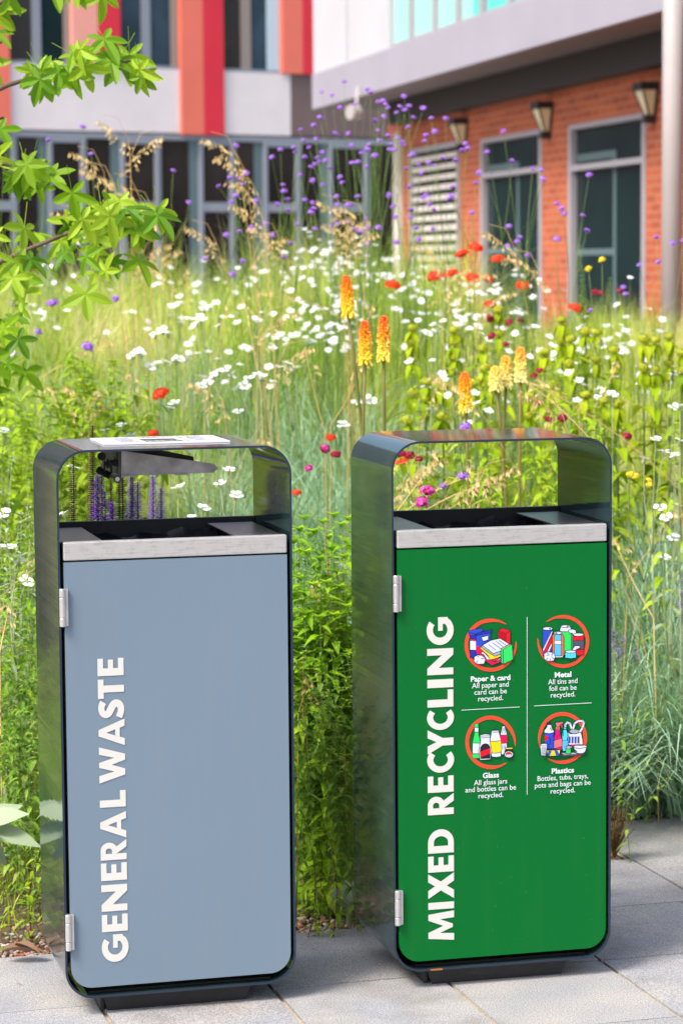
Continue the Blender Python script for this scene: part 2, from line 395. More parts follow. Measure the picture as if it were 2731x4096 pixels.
# hand drawn sans capitals, cap height 1, advance along +x
def arc(cx, cy, rx, ry, a0, a1, n=20): return [(cx + rx * math.cos(R(a0 + (a1 - a0) * i / n)), cy + ry * math.sin(R(a0 + (a1 - a0) * i / n))) for i in range(n + 1)]
S = .27
def band(outer, inner): return [outer + inner[::-1]]
def glyph(ch):
    """list of polygons in a unit-high box; width normalised afterwards"""
    if ch == 'I': return [[(0,0),(S,0),(S,1),(0,1)]]
    if ch == 'E': return [[(0,0),(.63,0),(.63,.215),(S,.215),(S,.40),(.58,.40),(.58,.60),(S,.60),(S,.785),(.63,.785),(.63,1),(0,1)]]
    if ch == 'L': return [[(0,0),(.62,0),(.62,.22),(S,.22),(S,1),(0,1)]]
    if ch == 'T': return [[(.235,0),(.505,0),(.505,.78),(.74,.78),(.74,1),(0,1),(0,.78),(.235,.78)]]
    if ch == 'N': return [[(0,0),(.25,0),(.25,.56),(.72,0),(.96,0),(.96,1),(.71,1),(.71,.44),(.24,1),(0,1)]]
    if ch == 'M': return [[(.04,0),(.29,0),(.33,.55),(.52,.05),(.64,.05),(.83,.55),(.87,0),(1.12,0),(1.02,1),(.80,1),(.58,.42),(.36,1),(.14,1)]]
    if ch == 'X': return [[(0,0),(.29,0),(.45,.28),(.61,0),(.90,0),(.605,.51),(.88,1),(.60,1),(.45,.74),(.30,1),(.02,1),(.295,.51)]]
    if ch == 'Y': return [[(.29,0),(.55,0),(.55,.42),(.84,1),(.56,1),(.42,.66),(.28,1),(0,1),(.29,.42)]]
    if ch == 'W': return [[(.28,0),(.50,0),(.66,.52),(.82,0),(1.04,0),(1.32,1),(1.05,1),(.91,.42),(.75,1),(.57,1),(.41,.42),(.27,1),(0,1)]]
    if ch == 'A':   # two pieces so that the counter stays open
        return [[(0,0),(.27,0),(.335,.19),(.38,.34),(.505,.70),(.505,1),(.385,1)],
                [(.505,.70),(.63,.34),(.675,.19),(.74,0),(1.01,0),(.625,1),(.505,1)], [(.335,.19),(.675,.19),(.63,.36),(.38,.36)]]
    if ch == 'D':
        return [[(0,0),(S,0),(S,1),(0,1)]] + band([(S,0)] + arc(.40,.5,.50,.5,-90,90) + [(S,1)], [(S,.225)] + arc(.40,.5,.235,.275,-90,90) + [(S,.775)])
    if ch == 'R':
        return [[(0,0),(.26,0),(.26,1),(0,1)]] + band([(.26,.36)] + arc(.40,.68,.32,.32,-90,90) + [(.26,1)], [(.26,.56)] + arc(.38,.68,.10,.12,-90,90) + [(.26,.80)]) + [[(.26,.385),(.53,0),(.83,0),(.50,.46),(.26,.46)]]
    if ch == 'C':
        o = arc(.52,.5,.52,.52,50,310,30); i = arc(.53,.5,.27,.28,48,312,30)
        return band(o, i)
    if ch == 'G':
        o = arc(.52,.5,.52,.52,52,318,30); i = arc(.53,.5,.27,.28,50,318,30)
        return band(o, i) + [[(.50,.40),(.98,.40),(.98,.58),(.50,.58)][0:4], [(.74,.10),(.98,.22),(.98,.45),(.74,.45)]]
    if ch == 'S':
        c = [(.62,.80),(.50,.875),(.36,.885),(.22,.84),(.155,.72),(.20,.60),(.34,.53),(.48,.46),(.585,.36),(.565,.215),(.44,.125),(.27,.12),(.06,.21)]
        w = [.125,.12,.115,.12,.13,.135,.135,.135,.135,.13,.12,.12,.125]
        L_, R_ = [], []
        pts = []
        for i in range(len(c) - 1):
            for k in range(4): t = k / 4; pts.append((c[i][0]*(1-t)+c[i+1][0]*t, c[i][1]*(1-t)+c[i+1][1]*t, w[i]))
        pts.append((*c[-1], w[-1]))
        for _ in range(4): pts = [pts[0]] + [tuple((pts[i-1][q]+2*pts[i][q]+pts[i+1][q])/4 for q in range(3)) for i in range(1, len(pts)-1)] + [pts[-1]]
        for i, p in enumerate(pts):
            a, c2 = pts[max(0, i-1)], pts[min(len(pts)-1, i+1)]
            dx, dy = c2[0]-a[0], c2[1]-a[1]; l = math.hypot(dx, dy)
            L_.append((p[0]-dy/l*p[2], p[1]+dx/l*p[2])); R_.append((p[0]+dy/l*p[2], p[1]-dx/l*p[2]))
        return band(L_, R_)
def strip_faces(mb, outer, inner, f, mi):   # ribbon made of quads
    n = len(outer); mb.add([f(*p) for p in outer] + [f(*p) for p in inner], [(i, i+1, n+i+1, n+i) for i in range(n-1)], mi)
def big_text(mb, items, cap, u0, zb, scale, f):
    """items: (char, start, end) measured downwards from the top of the word; the word reads upwards"""
    total = max(e for _, _, e in items)
    for ch, s0, s1 in items:
        polys = glyph(ch); w = max(x for pl in polys for x, y in pl); x0 = min(x for pl in polys for x, y in pl)
        za = zb + (total - s1) * scale; L = (s1 - s0) * scale
        for pl in polys:
            pts = [(u0 + cap * (1 - y), za + (x - x0) / (w - x0) * L) for x, y in pl]
            dy = polys.index(pl) * .00012; f2 = lambda u, z: (f(u, z)[0], f(u, z)[1] - dy, f(u, z)[2])
            if ch in 'CGS' and len(pl) > 30 or (ch in 'DR' and len(pl) > 20):
                h = len(pts) // 2; strip_faces(mb, pts[:h], pts[h:][::-1], f2, 0)
            else: mb.poly([f2(*p) for p in pts])

def font_mesh(text, size, bold=0.0):
    cu = bpy.data.curves.new('t', 'FONT'); cu.body = text; cu.size = size; cu.align_x = 'CENTER'; cu.resolution_u = 3; cu.offset = bold; cu.space_line = .78
    o = bpy.data.objects.new('t', cu); C.objects.link(o)
    bpy.context.view_layer.update()
    me = bpy.data.meshes.new_from_object(o.evaluated_get(bpy.context.evaluated_depsgraph_get()))
    bpy.data.objects.remove(o); return me

def make_bin(x, y, yaw, doormat, label, word, nm_):
    root = empty('litter_bin', (x, y, 0), yaw, label, 'litter bin', 'pair of matching litter bins')
    a = Vector((math.cos(yaw), math.sin(yaw), 0)); n = Vector((-math.sin(yaw), math.cos(yaw), 0)); o0 = Vector((x, y, 0))
    def uz(sx, sy, v=0.0):     # picture pixel -> bin coordinates on the plane v
        p = hit(sx, sy, o0 + n * v, n) - o0
        return p.dot(a), p.z
    def ut(sx, sy, z):
        p = hit(sx, sy, (0, 0, z), Vector((0, 0, 1))) - o0
        return p.dot(a), p.dot(n)
    # hoop
    h = MB(); out = rrect(0, Z0, BW, Z1, .066, 14); inn = rrect(TH, Z0 + TH, BW - TH, Z1 - TH, .066 - TH, 14); k = len(out)
    vs = [(u, 0, z) for u, z in out] + [(u, BD, z) for u, z in out] + [(u, 0, z) for u, z in inn] + [(u, BD, z) for u, z in inn]
    h.add(vs, [(i, (i+1) % k, k+(i+1) % k, k+i) for i in range(k)] + [(2*k+i, 3*k+i, 3*k+(i+1) % k, 2*k+(i+1) % k) for i in range(k)], 0)
    h.add(vs, [(i, 2*k+i, 2*k+(i+1) % k, (i+1) % k) for i in range(k)] + [(k+i, k+(i+1) % k, 3*k+(i+1) % k, 3*k+i) for i in range(k)], 1)
    ho = h.build('hoop_frame', [M['hoop'], M['edge']], root, smooth=True)
    es = ho.modifiers.new('es', 'EDGE_SPLIT'); es.split_angle = R(40)
    # body, deck, band
    m = MB(); m.box((TH + .004, .02, Z0 + .07), (TH + .006, BD - .006, 1.0)); m.box((BW - TH - .006, .02, Z0 + .07), (BW - TH - .004, BD - .006, 1.0))
    m.box((TH + .05, .022, Z0 + TH + .001), (BW - TH - .05, BD - .006, Z0 + TH + .006)); m.box((TH + .008, .019, Z0 + .055), (BW - TH - .008, .0205, 1.0))
    m.build('inner_casing', M['black'], root)
    m = MB(); m.box((TH + .001, BD - .018, Z0 + .07), (BW - TH - .001, BD - .003, 1.064)); m.build('rear_panel', M['plinth'], root, bevel=.002)
    for (u0, u1) in ((TH + .002, .102), (BW - .125, BW - TH - .014)):
        m = MB(); m.box((u0, .022, 1.050), (u1, BD - .045, 1.054)); m.build('deck_plate', M['deck'], root, bevel=.001)
    m = MB()
    for s_ in range(3):       # bag rim folded over the inner bin
        ring = []
        for i in range(61):
            t = i / 60; zz = 1.035 + .006 * math.sin(i * 1.7 + s_) + .004 * math.sin(i * .6) - s_ * .022
            if s_ == 0: zz += .012 * max(0, math.sin(i * .5 - 2)) * rnd.random()
            pu = [(.09, .035), (BW - .1, .035), (BW - .1, BD - .05), (.09, BD - .05), (.09, .035)]
            q = t * 4; j = min(3, int(q)); q -= j
            uu = pu[j][0] * (1-q) + pu[j+1][0] * q; vv = pu[j][1] * (1-q) + pu[j+1][1] * q
            ring.append((uu + .006 * math.sin(i * 2.1 + s_), vv + .008 * math.cos(i * 1.3 + s_), zz))
        m.v += ring
    for s_ in range(2):
        for i in range(60): m.f.append((s_*61+i, s_*61+i+1, (s_+1)*61+i+1, (s_+1)*61+i)); m.m.append(0)
    m.f.append(tuple(range(122, 182))); m.m.append(0)
    m.build('bag', M['bag'], root, smooth=True)
    m = MB(); m.box((.0125, -.0005, 1.0148), (BW - .0118, .021, 1.0548)); m.build('steel_band', M['steel'], root, bevel=.0028, seg=3)
    # door
    d = MB(); lp = rrect(.0128, .0665, BW - .0120, 1.0112, .047, 12, (1, 0, 0, 1))
    d.prism([(u, 0, z) for u, z in lp], (0, .016, 0)); door = d.build('door', doormat, root, bevel=.0035, seg=3)
    for p in door.data.polygons: p.use_smooth = False
    for (za, zb) in ((.156, .236), (.873, .955)):
        m = MB(); cu, cv = .0075, -.0075; seg = [(za, za + .0185), (za + .0195, zb - .0195), (zb - .0185, zb)]
        for (p, q) in seg: m.tube([(cu, cv, p), (cu, cv, p + .0012), (cu, cv, q - .0012), (cu, cv, q)], [.0064, .0070, .0070, .0064], 16)
        m.box((cu, cv - .0012, za + .001), (cu + .012, cv + .009, zb - .001)); m.box((cu - .002, cv, za + .001), (cu + .002, .012, zb - .001))
        m.build('hinge', M['hinge'], root)
    m = MB()
    for (u0, u1, dv) in ((.098, BW - .108, 0),):
        m.prism([(u0 - .012, .03, Z0 + .001), (u1 + .012, .03, Z0 + .001), (u1, .035, .001), (u0, .035, .001)], (0, BD - .07, 0))
    m.box((.082, .045, .0005), (.094, .32, Z0 + .001))
    m.build('plinth', M['plinth'], root, bevel=.003)
    # lettering
    f = lambda u, z: (u, -.0012, z)
    t = MB(); big_text(t, *word, f); t.build('lettering', M['cream'], door)
    return root, door, uz, ut

GW = [('E',0,115),('T',138,265),('S',273,400),('A',403,580),('W',585,825),('L',877,987),('A',1018,1195),('R',1205,1340),('E',1360,1477),('N',1505,1683),('E',1705,1820),('G',1840,2025)]
MR = [('G',0,165),('N',186,343),('I',370,420),('L',433,536),('C',553,673),('Y',671,818),('C',805,930),('E',950,1048),('R',1056,1183),('D',1271,1415),('E',1433,1530),('X',1536,1693),('I',1713,1755),('M',1768,1948)]
bin1, door1, uz1, ut1 = make_bin(-.6131, 5.3856, .2577, M['greydoor'], 'grey blue litter bin lettered general waste, in a dark metal hoop', (GW, .0575, .0822, .121, .677/2025), 'g')
bin2, door2, uz2, ut2 = make_bin(.1116, 5.5762, .2466, M['greendoor'], 'green litter bin lettered mixed recycling, with four round pictograms', (MR, .061, .0810, .111, .745/1948), 'n')

# grey bin: slotted sign plate on the hood and the metal tray hanging under it
def c1(x, y): return (350 + x / 2.6133, 1700 + y / 2.6133)
T = MB()
q = [ut1(*c1(*p), Z1) for p in ((35,150),(165,214),(1475,180),(1320,122))]
us = [(q[0][0] + q[1][0]) / 2, (q[2][0] + q[3][0]) / 2]; vs_ = [(q[1][1] + q[2][1]) / 2, (q[0][1] + q[3][1]) / 2]
PU0, PU1, PV0, PV1 = us[0], us[1], vs_[0], vs_[1]
SU0, SU1 = PU0 + (PU1 - PU0) * .345, PU0 + (PU1 - PU0) * .655; SV0, SV1 = PV0 + (PV1 - PV0) * .38, PV0 + (PV1 - PV0) * .74
for (a_, b_, c_, d_) in ((PU0, PV0, PU1, SV0), (PU0, SV1, PU1, PV1), (PU0, SV0, SU0, SV1), (SU1, SV0, PU1, SV1)):
    T.box((a_, b_, Z1 + .0005), (c_, d_, Z1 + .0035))
T.box((SU0, SV0, Z1 + .0003), (SU1, SV1, Z1 + .0012), 1)
plate = T.build('sign_plate', [M['plate'], M['black']], bin1)
T = MB(); kk = [P['tan'], P['purple'], P['line'], P['grey'], P['yellow']]
for side in (0, 1):
    for col in range(7):
        fu = (.13 + col * .029) if side == 0 else (.68 + col * .029)
        u_ = PU0 + (PU1 - PU0) * fu
        for r_ in range(14):
            v_ = PV0 + (PV1 - PV0) * (.12 + .055 * r_)
            if rnd.random() < .12: continue
            T.poly([(u_, v_, Z1 + .0042), (u_ + .0062, v_, Z1 + .0042), (u_ + .0062 * rnd.uniform(.7, 1), v_ + .0062, Z1 + .0042), (u_, v_ + .0062, Z1 + .0042)], [0, 1, 1, 3, 2, 1, 4][col] if side == 0 else [2, 4, 2, 1, 3, 1, 1][col])
for r_ in range(20):
    u_ = SU0 + (SU1 - SU0) * r_ / 20
    for vv in (.12, .24, .82):
        T.poly([(u_, PV0 + (PV1-PV0)*vv, Z1 + .0042), (u_ + .004, PV0 + (PV1-PV0)*vv, Z1 + .0042), (u_ + .004, PV0 + (PV1-PV0)*(vv+.06), Z1 + .0042), (u_, PV0 + (PV1-PV0)*(vv+.06), Z1 + .0042)], rnd.choice([2, 3, 4]))
T.build('print', kk, plate)
def c5(x, y): return (80 + x / 1.3402, 1650 + y / 1.3402)
V0, V1 = .12, .25
def pl(pts, v): return [(uz1(*c5(*p), v)[0], v, min(uz1(*c5(*p), v)[1], Z1 - TH - .0005)) for p in pts]
tray = empty('battery_tray'); tray.parent = bin1
bpy.data.objects.remove(tray)
m = MB(); m.prism(pl([(545,205),(545,335),(1040,318),(1066,301),(1040,274)], V0), (0, .003, 0)); m.prism(pl([(545,335),(1040,318),(1040,322),(545,340)], V0), (0, .09, 0))
m.prism(pl([(820,329),(908,327),(900,334),(835,336)], V0 - .004), (0, .02, 0)); m.prism(pl([(545,338),(640,336),(630,344),(548,345)], V0 - .006), (0, .03, 0))
tr_ = m.build('hanging_tray', M['traymetal'], bin1, bevel=.0008)
m = MB(); m.prism(pl([(540,190),(700,190),(930,236),(934,262),(545,262)], V0 + .09), (0, .003, 0)); m.build('tray_back', M['deck'], bin1)
m = MB(); m.prism(pl([(528,190),(544,190),(544,345),(536,362),(528,345)], V0 - .002), (0, .006, 0)); m.prism(pl([(438,190),(528,190),(528,330),(500,325),(445,300)], V0 + .02), (0, .003, 0), 1)
for (px, py, r_) in ((437,235,.009),(478,278,.007),(510,270,.0075)):
    u_, z_ = uz1(*c5(px, py), V0 + .016); m.tube([(u_, V0 + .006, z_), (u_, V0 + .02, z_)], r_, 8, 2); m.tube([(u_, V0 + .002, z_), (u_, V0 + .006, z_)], r_ * .5, 8, 2)
for (px0, px1, py0, py1) in ((452,460,262,320),(488,496,258,325),(470,476,250,300)):
    m.prism(pl([(px0,py0),(px1,py0),(px1,py1),(px0,py1)], V0 + .014), (0, .004, 0), 2)
m.build('tray_bracket', [M['deck'], M['bracket'], M['black']], bin1)
ua, za = uz1(*c5(523, 357), V0 - .004); ub, zb = uz1(*c5(425, 312), V0 + .10)
m = MB(); m.tube([(ua, V0 - .004, za), (ua, V0 + .06, za), (ub, V0 + .1, zb + .001)], .0088, 12); m.tube([(ua, V0 - .006, za), (ua, V0 - .003, za)], .005, 10, 1)
m.build('pivot_rod', [M['deck'], M['hinge']], bin1, smooth=False)

# rust patch on the green bin's lower lip
m = MB(); u_, z_ = uz2(1745, 3880); m.box((u_ - .014, -.0006, Z0 + .0004), (u_ + .014, .0, Z0 + TH - .0004)); m.build('rust_patch', M['rust'], bin2)

# ------------------------------------------------------------------ pictograms (traced in door coordinates)
class Pict:
    def __init__(s, ox, oy, sc): s.ox, s.oy, s.sc = ox, oy, sc; s.lay = 0; s.mb = MB(); s.mats = list(P.values()); s.idx = {k: i for i, k in enumerate(P)}
    def f(s, x, y):
        u, z = uz2(s.ox + x / s.sc, s.oy + y / s.sc, -.0012)
        return (u, -.0012 - .00007 * s.lay, z)
    def fill(s, pts, col): s.mb.poly([s.f(*p) for p in pts], s.idx[col]); s.lay += 1
    def line(s, pts, w=11, col='line', closed=False):
        if closed: pts = list(pts) + [pts[0]]
        for p, q in zip(pts, pts[1:]):
            dx, dy = q[0]-p[0], q[1]-p[1]; l = math.hypot(dx, dy) or 1; ex, ey = dx/l*w*.35, dy/l*w*.35; nx_, ny_ = -dy/l*w/2, dx/l*w/2
            s.mb.poly([s.f(*t) for t in ((p[0]-ex+nx_, p[1]-ey+ny_), (q[0]+ex+nx_, q[1]+ey+ny_), (q[0]+ex-nx_, q[1]+ey-ny_), (p[0]-ex-nx_, p[1]-ey-ny_))], s.idx[col])
        s.lay += 1
    def shape(s, pts, col, w=11): s.fill(pts, col); s.line(pts, w, closed=True)
    def ell(s, cx, cy, rx, ry, col, w=11): s.shape([(cx + rx*math.cos(t*math.pi/9), cy + ry*math.sin(t*math.pi/9)) for t in range(18)], col, w)
    def ring(s, cx, cy, ro, a0, a1, w=75, taper=35, oy=1.0):
        n = 60; o, i = [], []
        for k in range(n + 1):
            a = a0 + (a1 - a0) * k / n; e = min((a - a0), (a1 - a)) ; t = min(1, max(.05, e / taper)) ; ww = w * (.25 + .75 * t) if e > 1 else w * .05
            o.append((cx + ro * math.cos(R(a)), cy + oy * ro * math.sin(R(a)))); r2 = ro - ww
            i.append((cx + r2 * math.cos(R(a)), cy + oy * r2 * math.sin(R(a))))
        s.mb.add([s.f(*p) for p in o] + [s.f(*p) for p in i], [(k, k+1, n+2+k, n+1+k) for k in range(n)], s.idx['ring']); s.lay += 1
    def done(s): return s.mb.build('pictogram', s.mats, door2)
K = 5.407
p = Pict(1820, 2440, K)      # paper and card
p.ring(762, 760, 560, -50, -342 + 16, 78, 45, 1.02) if False else p.ring(762, 760, 562, 5-14, 308, 78, 40, 1.02)
p.shape([(275,448),(585,385),(612,440),(480,510),(430,520),(300,498)], 'blue'); p.shape([(440,555),(760,490),(752,820),(445,1000)], 'blue')
p.shape([(485,495),(805,420),(768,490),(440,550)], 'dblue'); p.shape([(310,545),(445,555),(445,1030),(315,1030)], 'dblue'); p.shape([(275,495),(400,505),(445,555),(310,545)], 'blue')
p.shape([(315,625),(443,635),(443,672),(315,662)], 'pink'); p.fill([(318,665),(443,675),(443,870),(318,862)], 'white'); p.line([(318,862),(443,870)])
p.shape([(555,590),(712,550),(708,640),(600,675)], 'white'); p.fill([(450,770),(560,800),(640,980),(600,1000),(450,930)], 'pink')
p.shape([(920,450),(1010,388),(1180,440),(1180,740),(1090,720),(920,690)], 'red'); p.fill([(922,455),(1090,505),(1090,740),(922,690)], 'dred'); p.line([(920,450),(1090,503),(1180,442)]); p.line([(1090,503),(1090,730)])
p.shape([(610,980),(700,960),(980,1045),(980,1115),(785,1195),(640,1090)], 'pink'); p.shape([(545,940),(590,890),(800,1100),(830,1120),(975,1030),(975,1060),(835,1125),(780,1075),(675,1070),(610,960)], 'white')
p.shape([(520,815),(545,800),(850,990),(975,950),(975,1010),(750,1078),(700,980),(610,900)], 'yellow'); p.shape([(545,795),(600,740),(975,900),(975,950),(850,998),(700,910)], 'mgrey')
p.shape([(580,760),(760,655),(960,612),(1160,735),(980,830),(975,880),(815,937)], 'white')
for a_, b_ in (((712,748),(872,862)), ((798,708),(965,828)), ((872,675),(1020,785)), ((935,650),(1080,755))): p.line([a_, b_], 10)
p.shape([(975,835),(1180,735),(1220,750),(1240,1065),(1035,1165),(985,1145)], 'green'); p.shape([(980,830),(1170,738),(1200,748),(1020,842)], 'tan', 8); p.line([(1020,845),(1030,1160)], 12)
p.shape([(400,1010),(460,970),(560,980),(610,1010),(640,1080),(610,1160),(520,1165),(450,1160),(395,1110)], 'white'); p.line([(450,980),(500,1015)]); p.line([(550,1050),(600,1040)]); p.line([(480,1090),(440,1140)])
p.done()
p = Pict(2110, 2440, K)      # metal
p.ring(765, 680, 560, -132, 188, 72, 40, 1.02)
p.shape([(318,410),(525,420),(515,900),(330,1000),(320,900)], 'blue'); p.fill([(525,430),(520,500),(335,900),(325,830)], 'white'); p.fill([(520,530),(510,700),(400,950),(340,960),(335,910)], 'red'); p.fill([(510,710),(508,780),(450,910),(410,910)], 'white')
p.line([(520,430),(328,830)]); p.line([(520,530),(335,905)]); p.line([(508,700),(410,900)]); p.ell(425, 402, 107, 35, 'white'); p.ell(474, 402, 20, 10, 'dark', 4)
p.shape([(705,460),(930,470),(930,975),(760,975)], 'green'); p.shape([(712,350),(910,345),(935,440),(900,465),(700,465),(685,440)], 'white'); p.ell(810, 350, 100, 28, 'white'); p.ell(852, 348, 22, 10, 'dark', 4)
p.fill([(930,490),(960,520),(960,860),(930,870)], 'dgreen'); p.shape([(965,540),(1200,540),(1200,960),(1100,980),(965,970)], 'red'); p.fill([(968,660),(1198,645),(1198,850),(968,850)], 'grey'); p.line([(968,660),(1198,645)]); p.line([(968,850),(1198,850)])
p.shape([(868,440),(940,410),(1020,430),(1038,490),(1010,520),(965,545),(955,495),(890,490)], 'white'); p.ell(1083, 530, 115, 32, 'white')
p.shape([(520,540),(560,510),(715,510),(765,560),(765,990),(520,990)], 'orange'); p.shape([(590,525),(700,525),(715,560),(712,990),(565,990),(565,560)], 'sky'); p.shape([(565,658),(712,658),(712,740),(565,740)], 'white', 8); p.ell(637, 492, 88, 28, 'white'); p.ell(605, 492, 22, 10, 'dark', 4)
p.fill([(560,1000),(745,995),(735,1015),(570,1020)], 'white'); p.shape([(795,900),(1030,900),(1030,1030),(910,1045),(795,1030)], 'cyan'); p.ell(912, 896, 117, 30, 'white')
p.shape([(960,830),(1000,775),(1090,770),(1128,800),(1080,830),(1040,840),(1020,870),(960,865)], 'white')
p.shape([(335,950),(400,900),(510,910),(560,940),(578,1010),(545,1095),(480,1100),(410,1095),(345,1060)], 'white'); p.line([(395,920),(450,965),(400,980)]); p.line([(520,930),(500,1000)]); p.line([(385,1060),(420,1035)]); p.line([(470,1040),(480,1085)]); p.line([(510,1020),(550,1050)])
p.done()
p = Pict(1820, 2840, K)      # glass
p.ring(762, 700, 545, 50 - 0, 368, 78, 40, 1.06)
p.shape([(415,292),(498,292),(505,520),(540,680),(540,1040),(450,1050),(365,1030),(368,700),(410,520)], 'green'); p.fill([(418,380),(496,380),(497,475),(418,475)], 'white'); p.line([(416,378),(498,378)]); p.line([(416,475),(498,475)]); p.shape([(370,715),(530,715),(505,945),(368,940)], 'white')
p.shape([(1010,345),(1068,345),(1075,400),(1112,510),(1115,800),(1080,960),(990,960),(968,540),(1000,420)], 'white'); p.fill([(972,540),(1114,538),(1112,715),(985,720)], 'pink'); p.line([(972,540),(1114,538)]); p.line([(985,720),(1112,715)]); p.fill([(1005,332),(1070,332),(1068,350),(1008,350)], 'dark'); p.line([(1030,395),(1012,500)], 8); p.line([(1055,395),(1068,500)], 8); p.line([(1015,755),(1020,850)], 8); p.line([(1070,750),(1060,830)], 8)
p.shape([(785,430),(935,428),(940,480),(980,640),(980,1000),(880,1020),(780,1005),(742,670),(780,480)], 'white'); p.fill([(745,675),(980,660),(980,910),(880,930),(780,925)], 'yellow'); p.line([(745,675),(860,675),(980,660)]); p.line([(780,925),(880,930),(980,910)]); p.line([(785,440),(935,435)]); p.line([(810,480),(935,470)], 8)
p.shape([(530,540),(640,515),(748,530),(748,600),(738,660),(780,880),(750,1065),(530,1080),(500,880),(545,660),(530,600)], 'white'); p.shape([(528,900),(540,800),(590,740),(650,722),(710,745),(745,800),(752,900),(740,1040),(545,1048)], 'dark'); p.fill([(528,900),(745,820),(752,935),(545,1015)], 'red'); p.line([(530,565),(748,550)], 8); p.line([(530,600),(748,585)], 8)
p.shape([(1075,848),(1225,848),(1250,940),(1220,1030),(1150,1055),(1080,1035),(1045,960)], 'dark'); p.shape([(1070,812),(1228,806),(1230,840),(1075,845)], 'yellow', 8); p.ell(1148, 955, 92, 68, 'white', 6); p.ell(1146, 950, 68, 46, 'dgreen', 4); p.fill([(1082,945),(1100,918),(1146,905),(1195,918),(1212,945),(1146,955)], 'red'); p.fill([(1090,965),(1205,960),(1180,990),(1110,990)], 'white')
p.done()
p = Pict(2110, 2830, K)      # plastics
p.ring(748, 660, 530, -238, 122, 75, 40, 1.06) if False else p.ring(748, 660, 530, -205 + 0, 128, 75, 40, 1.06)
p.shape([(878,520),(960,462),(1110,490),(1110,540),(1060,560),(960,565)], 'mgrey')
for pts in ([(808,440),(805,370),(850,325),(905,345),(942,450)], [(975,450),(1010,345),(1085,292),(1180,290),(1205,340),(1175,440),(1120,530)]):
    p.line(pts, 60, 'line'); p.line(pts, 40, 'white')
p.shape([(830,430),(855,530),(910,565),(960,570),(1050,565),(1120,530),(1150,560),(1180,700),(1182,800),(870,810),(850,600)], 'white')
for k_ in range(4): p.shape([(882+63*k_,632),(914+63*k_,630),(912+63*k_,755),(896+63*k_,772),(880+63*k_,755)], 'blue', 8)
p.shape([(355,550),(355,490),(410,420),(415,370),(500,370),(510,440),(550,500),(555,890),(400,900),(355,780)], 'blue'); p.fill([(357,548),(357,495),(415,425),(418,378),(498,378),(508,445),(548,505),(550,540),(450,560)], 'white'); p.fill([(400,318),(502,318),(502,375),(400,375)], 'dark'); p.fill([(357,605),(400,600),(440,625),(410,700),(357,740)], 'red'); p.line([(357,545),(450,558),(550,540)]); p.line([(440,630),(480,690),(475,770),(410,840)], 10); p.line([(475,440),(515,490)], 14)
p.shape([(598,475),(675,475),(690,560),(725,680),(722,900),(690,945),(570,900),(560,640),(590,560),(578,520)], 'mag'); p.fill([(562,715),(724,665),(722,840),(562,885)], 'salmon'); p.line([(562,715),(724,665)], 8); p.line([(562,885),(722,840)], 8); p.shape([(578,328),(745,308),(755,345),(700,355),(670,412),(610,412),(598,360)], 'salmon'); p.fill([(602,415),(672,415),(675,475),(598,475)], 'salmon'); p.line([(625,418),(625,470)], 8); p.line([(650,418),(650,470)], 8); p.fill([(690,370),(715,360),(740,435),(725,430)], 'mag'); p.line([(600,655),(670,570)], 12, 'dred')
p.shape([(762,475),(822,475),(855,560),(850,620),(840,690),(852,800),(830,940),(745,940),(728,850),(735,700),(725,580)], 'cyan'); p.shape([(762,422),(822,422),(822,470),(762,470)], 'sky'); p.fill([(735,715),(850,712),(850,845),(732,845)], 'sky'); p.line([(735,712),(850,708)], 8); p.line([(755,530),(745,610)], 12)
p.shape([(885,805),(1100,795),(1100,830),(960,840)], 'red', 8); p.shape([(685,975),(760,955),(1080,990),(1080,1035),(750,1050)], 'grey'); p.fill([(720,985),(1000,970),(1050,1000),(780,1015)], 'mgrey'); p.shape([(1140,985),(1235,935),(1255,945),(1190,1010),(1160,1030)], 'grey')
p.shape([(975,850),(1000,815),(1245,812),(1258,850),(1220,960),(1150,990),(1040,980),(985,880)], 'white'); p.line([(975,860),(1100,880),(1258,855)], 12); p.line([(1015,915),(1050,955)], 14)
p.shape([(808,860),(915,860),(912,990),(850,995),(805,985)], 'green'); p.shape([(775,858),(830,820),(900,820),(945,850),(900,885),(830,885)], 'white', 8); p.ell(862, 853, 52, 38, 'mgrey', 8)
p.shape([(390,905),(690,895),(660,1040),(415,1042)], 'yellow'); p.fill([(430,925),(495,925),(485,965),(455,1035),(418,1035),(408,1000)], 'blue'); p.fill([(560,920),(620,915),(660,1000),(655,1030),(590,1035),(580,990)], 'blue'); p.line([(390,915),(690,902)], 14)
p.shape([(248,790),(325,772),(405,782),(375,1035),(272,1035)], 'white'); p.line([(252,810),(325,822),(402,808)], 8)
for k_ in range(7): p.line([(280, 850+27*k_),(378, 848+27*k_)], 8)
p.done()
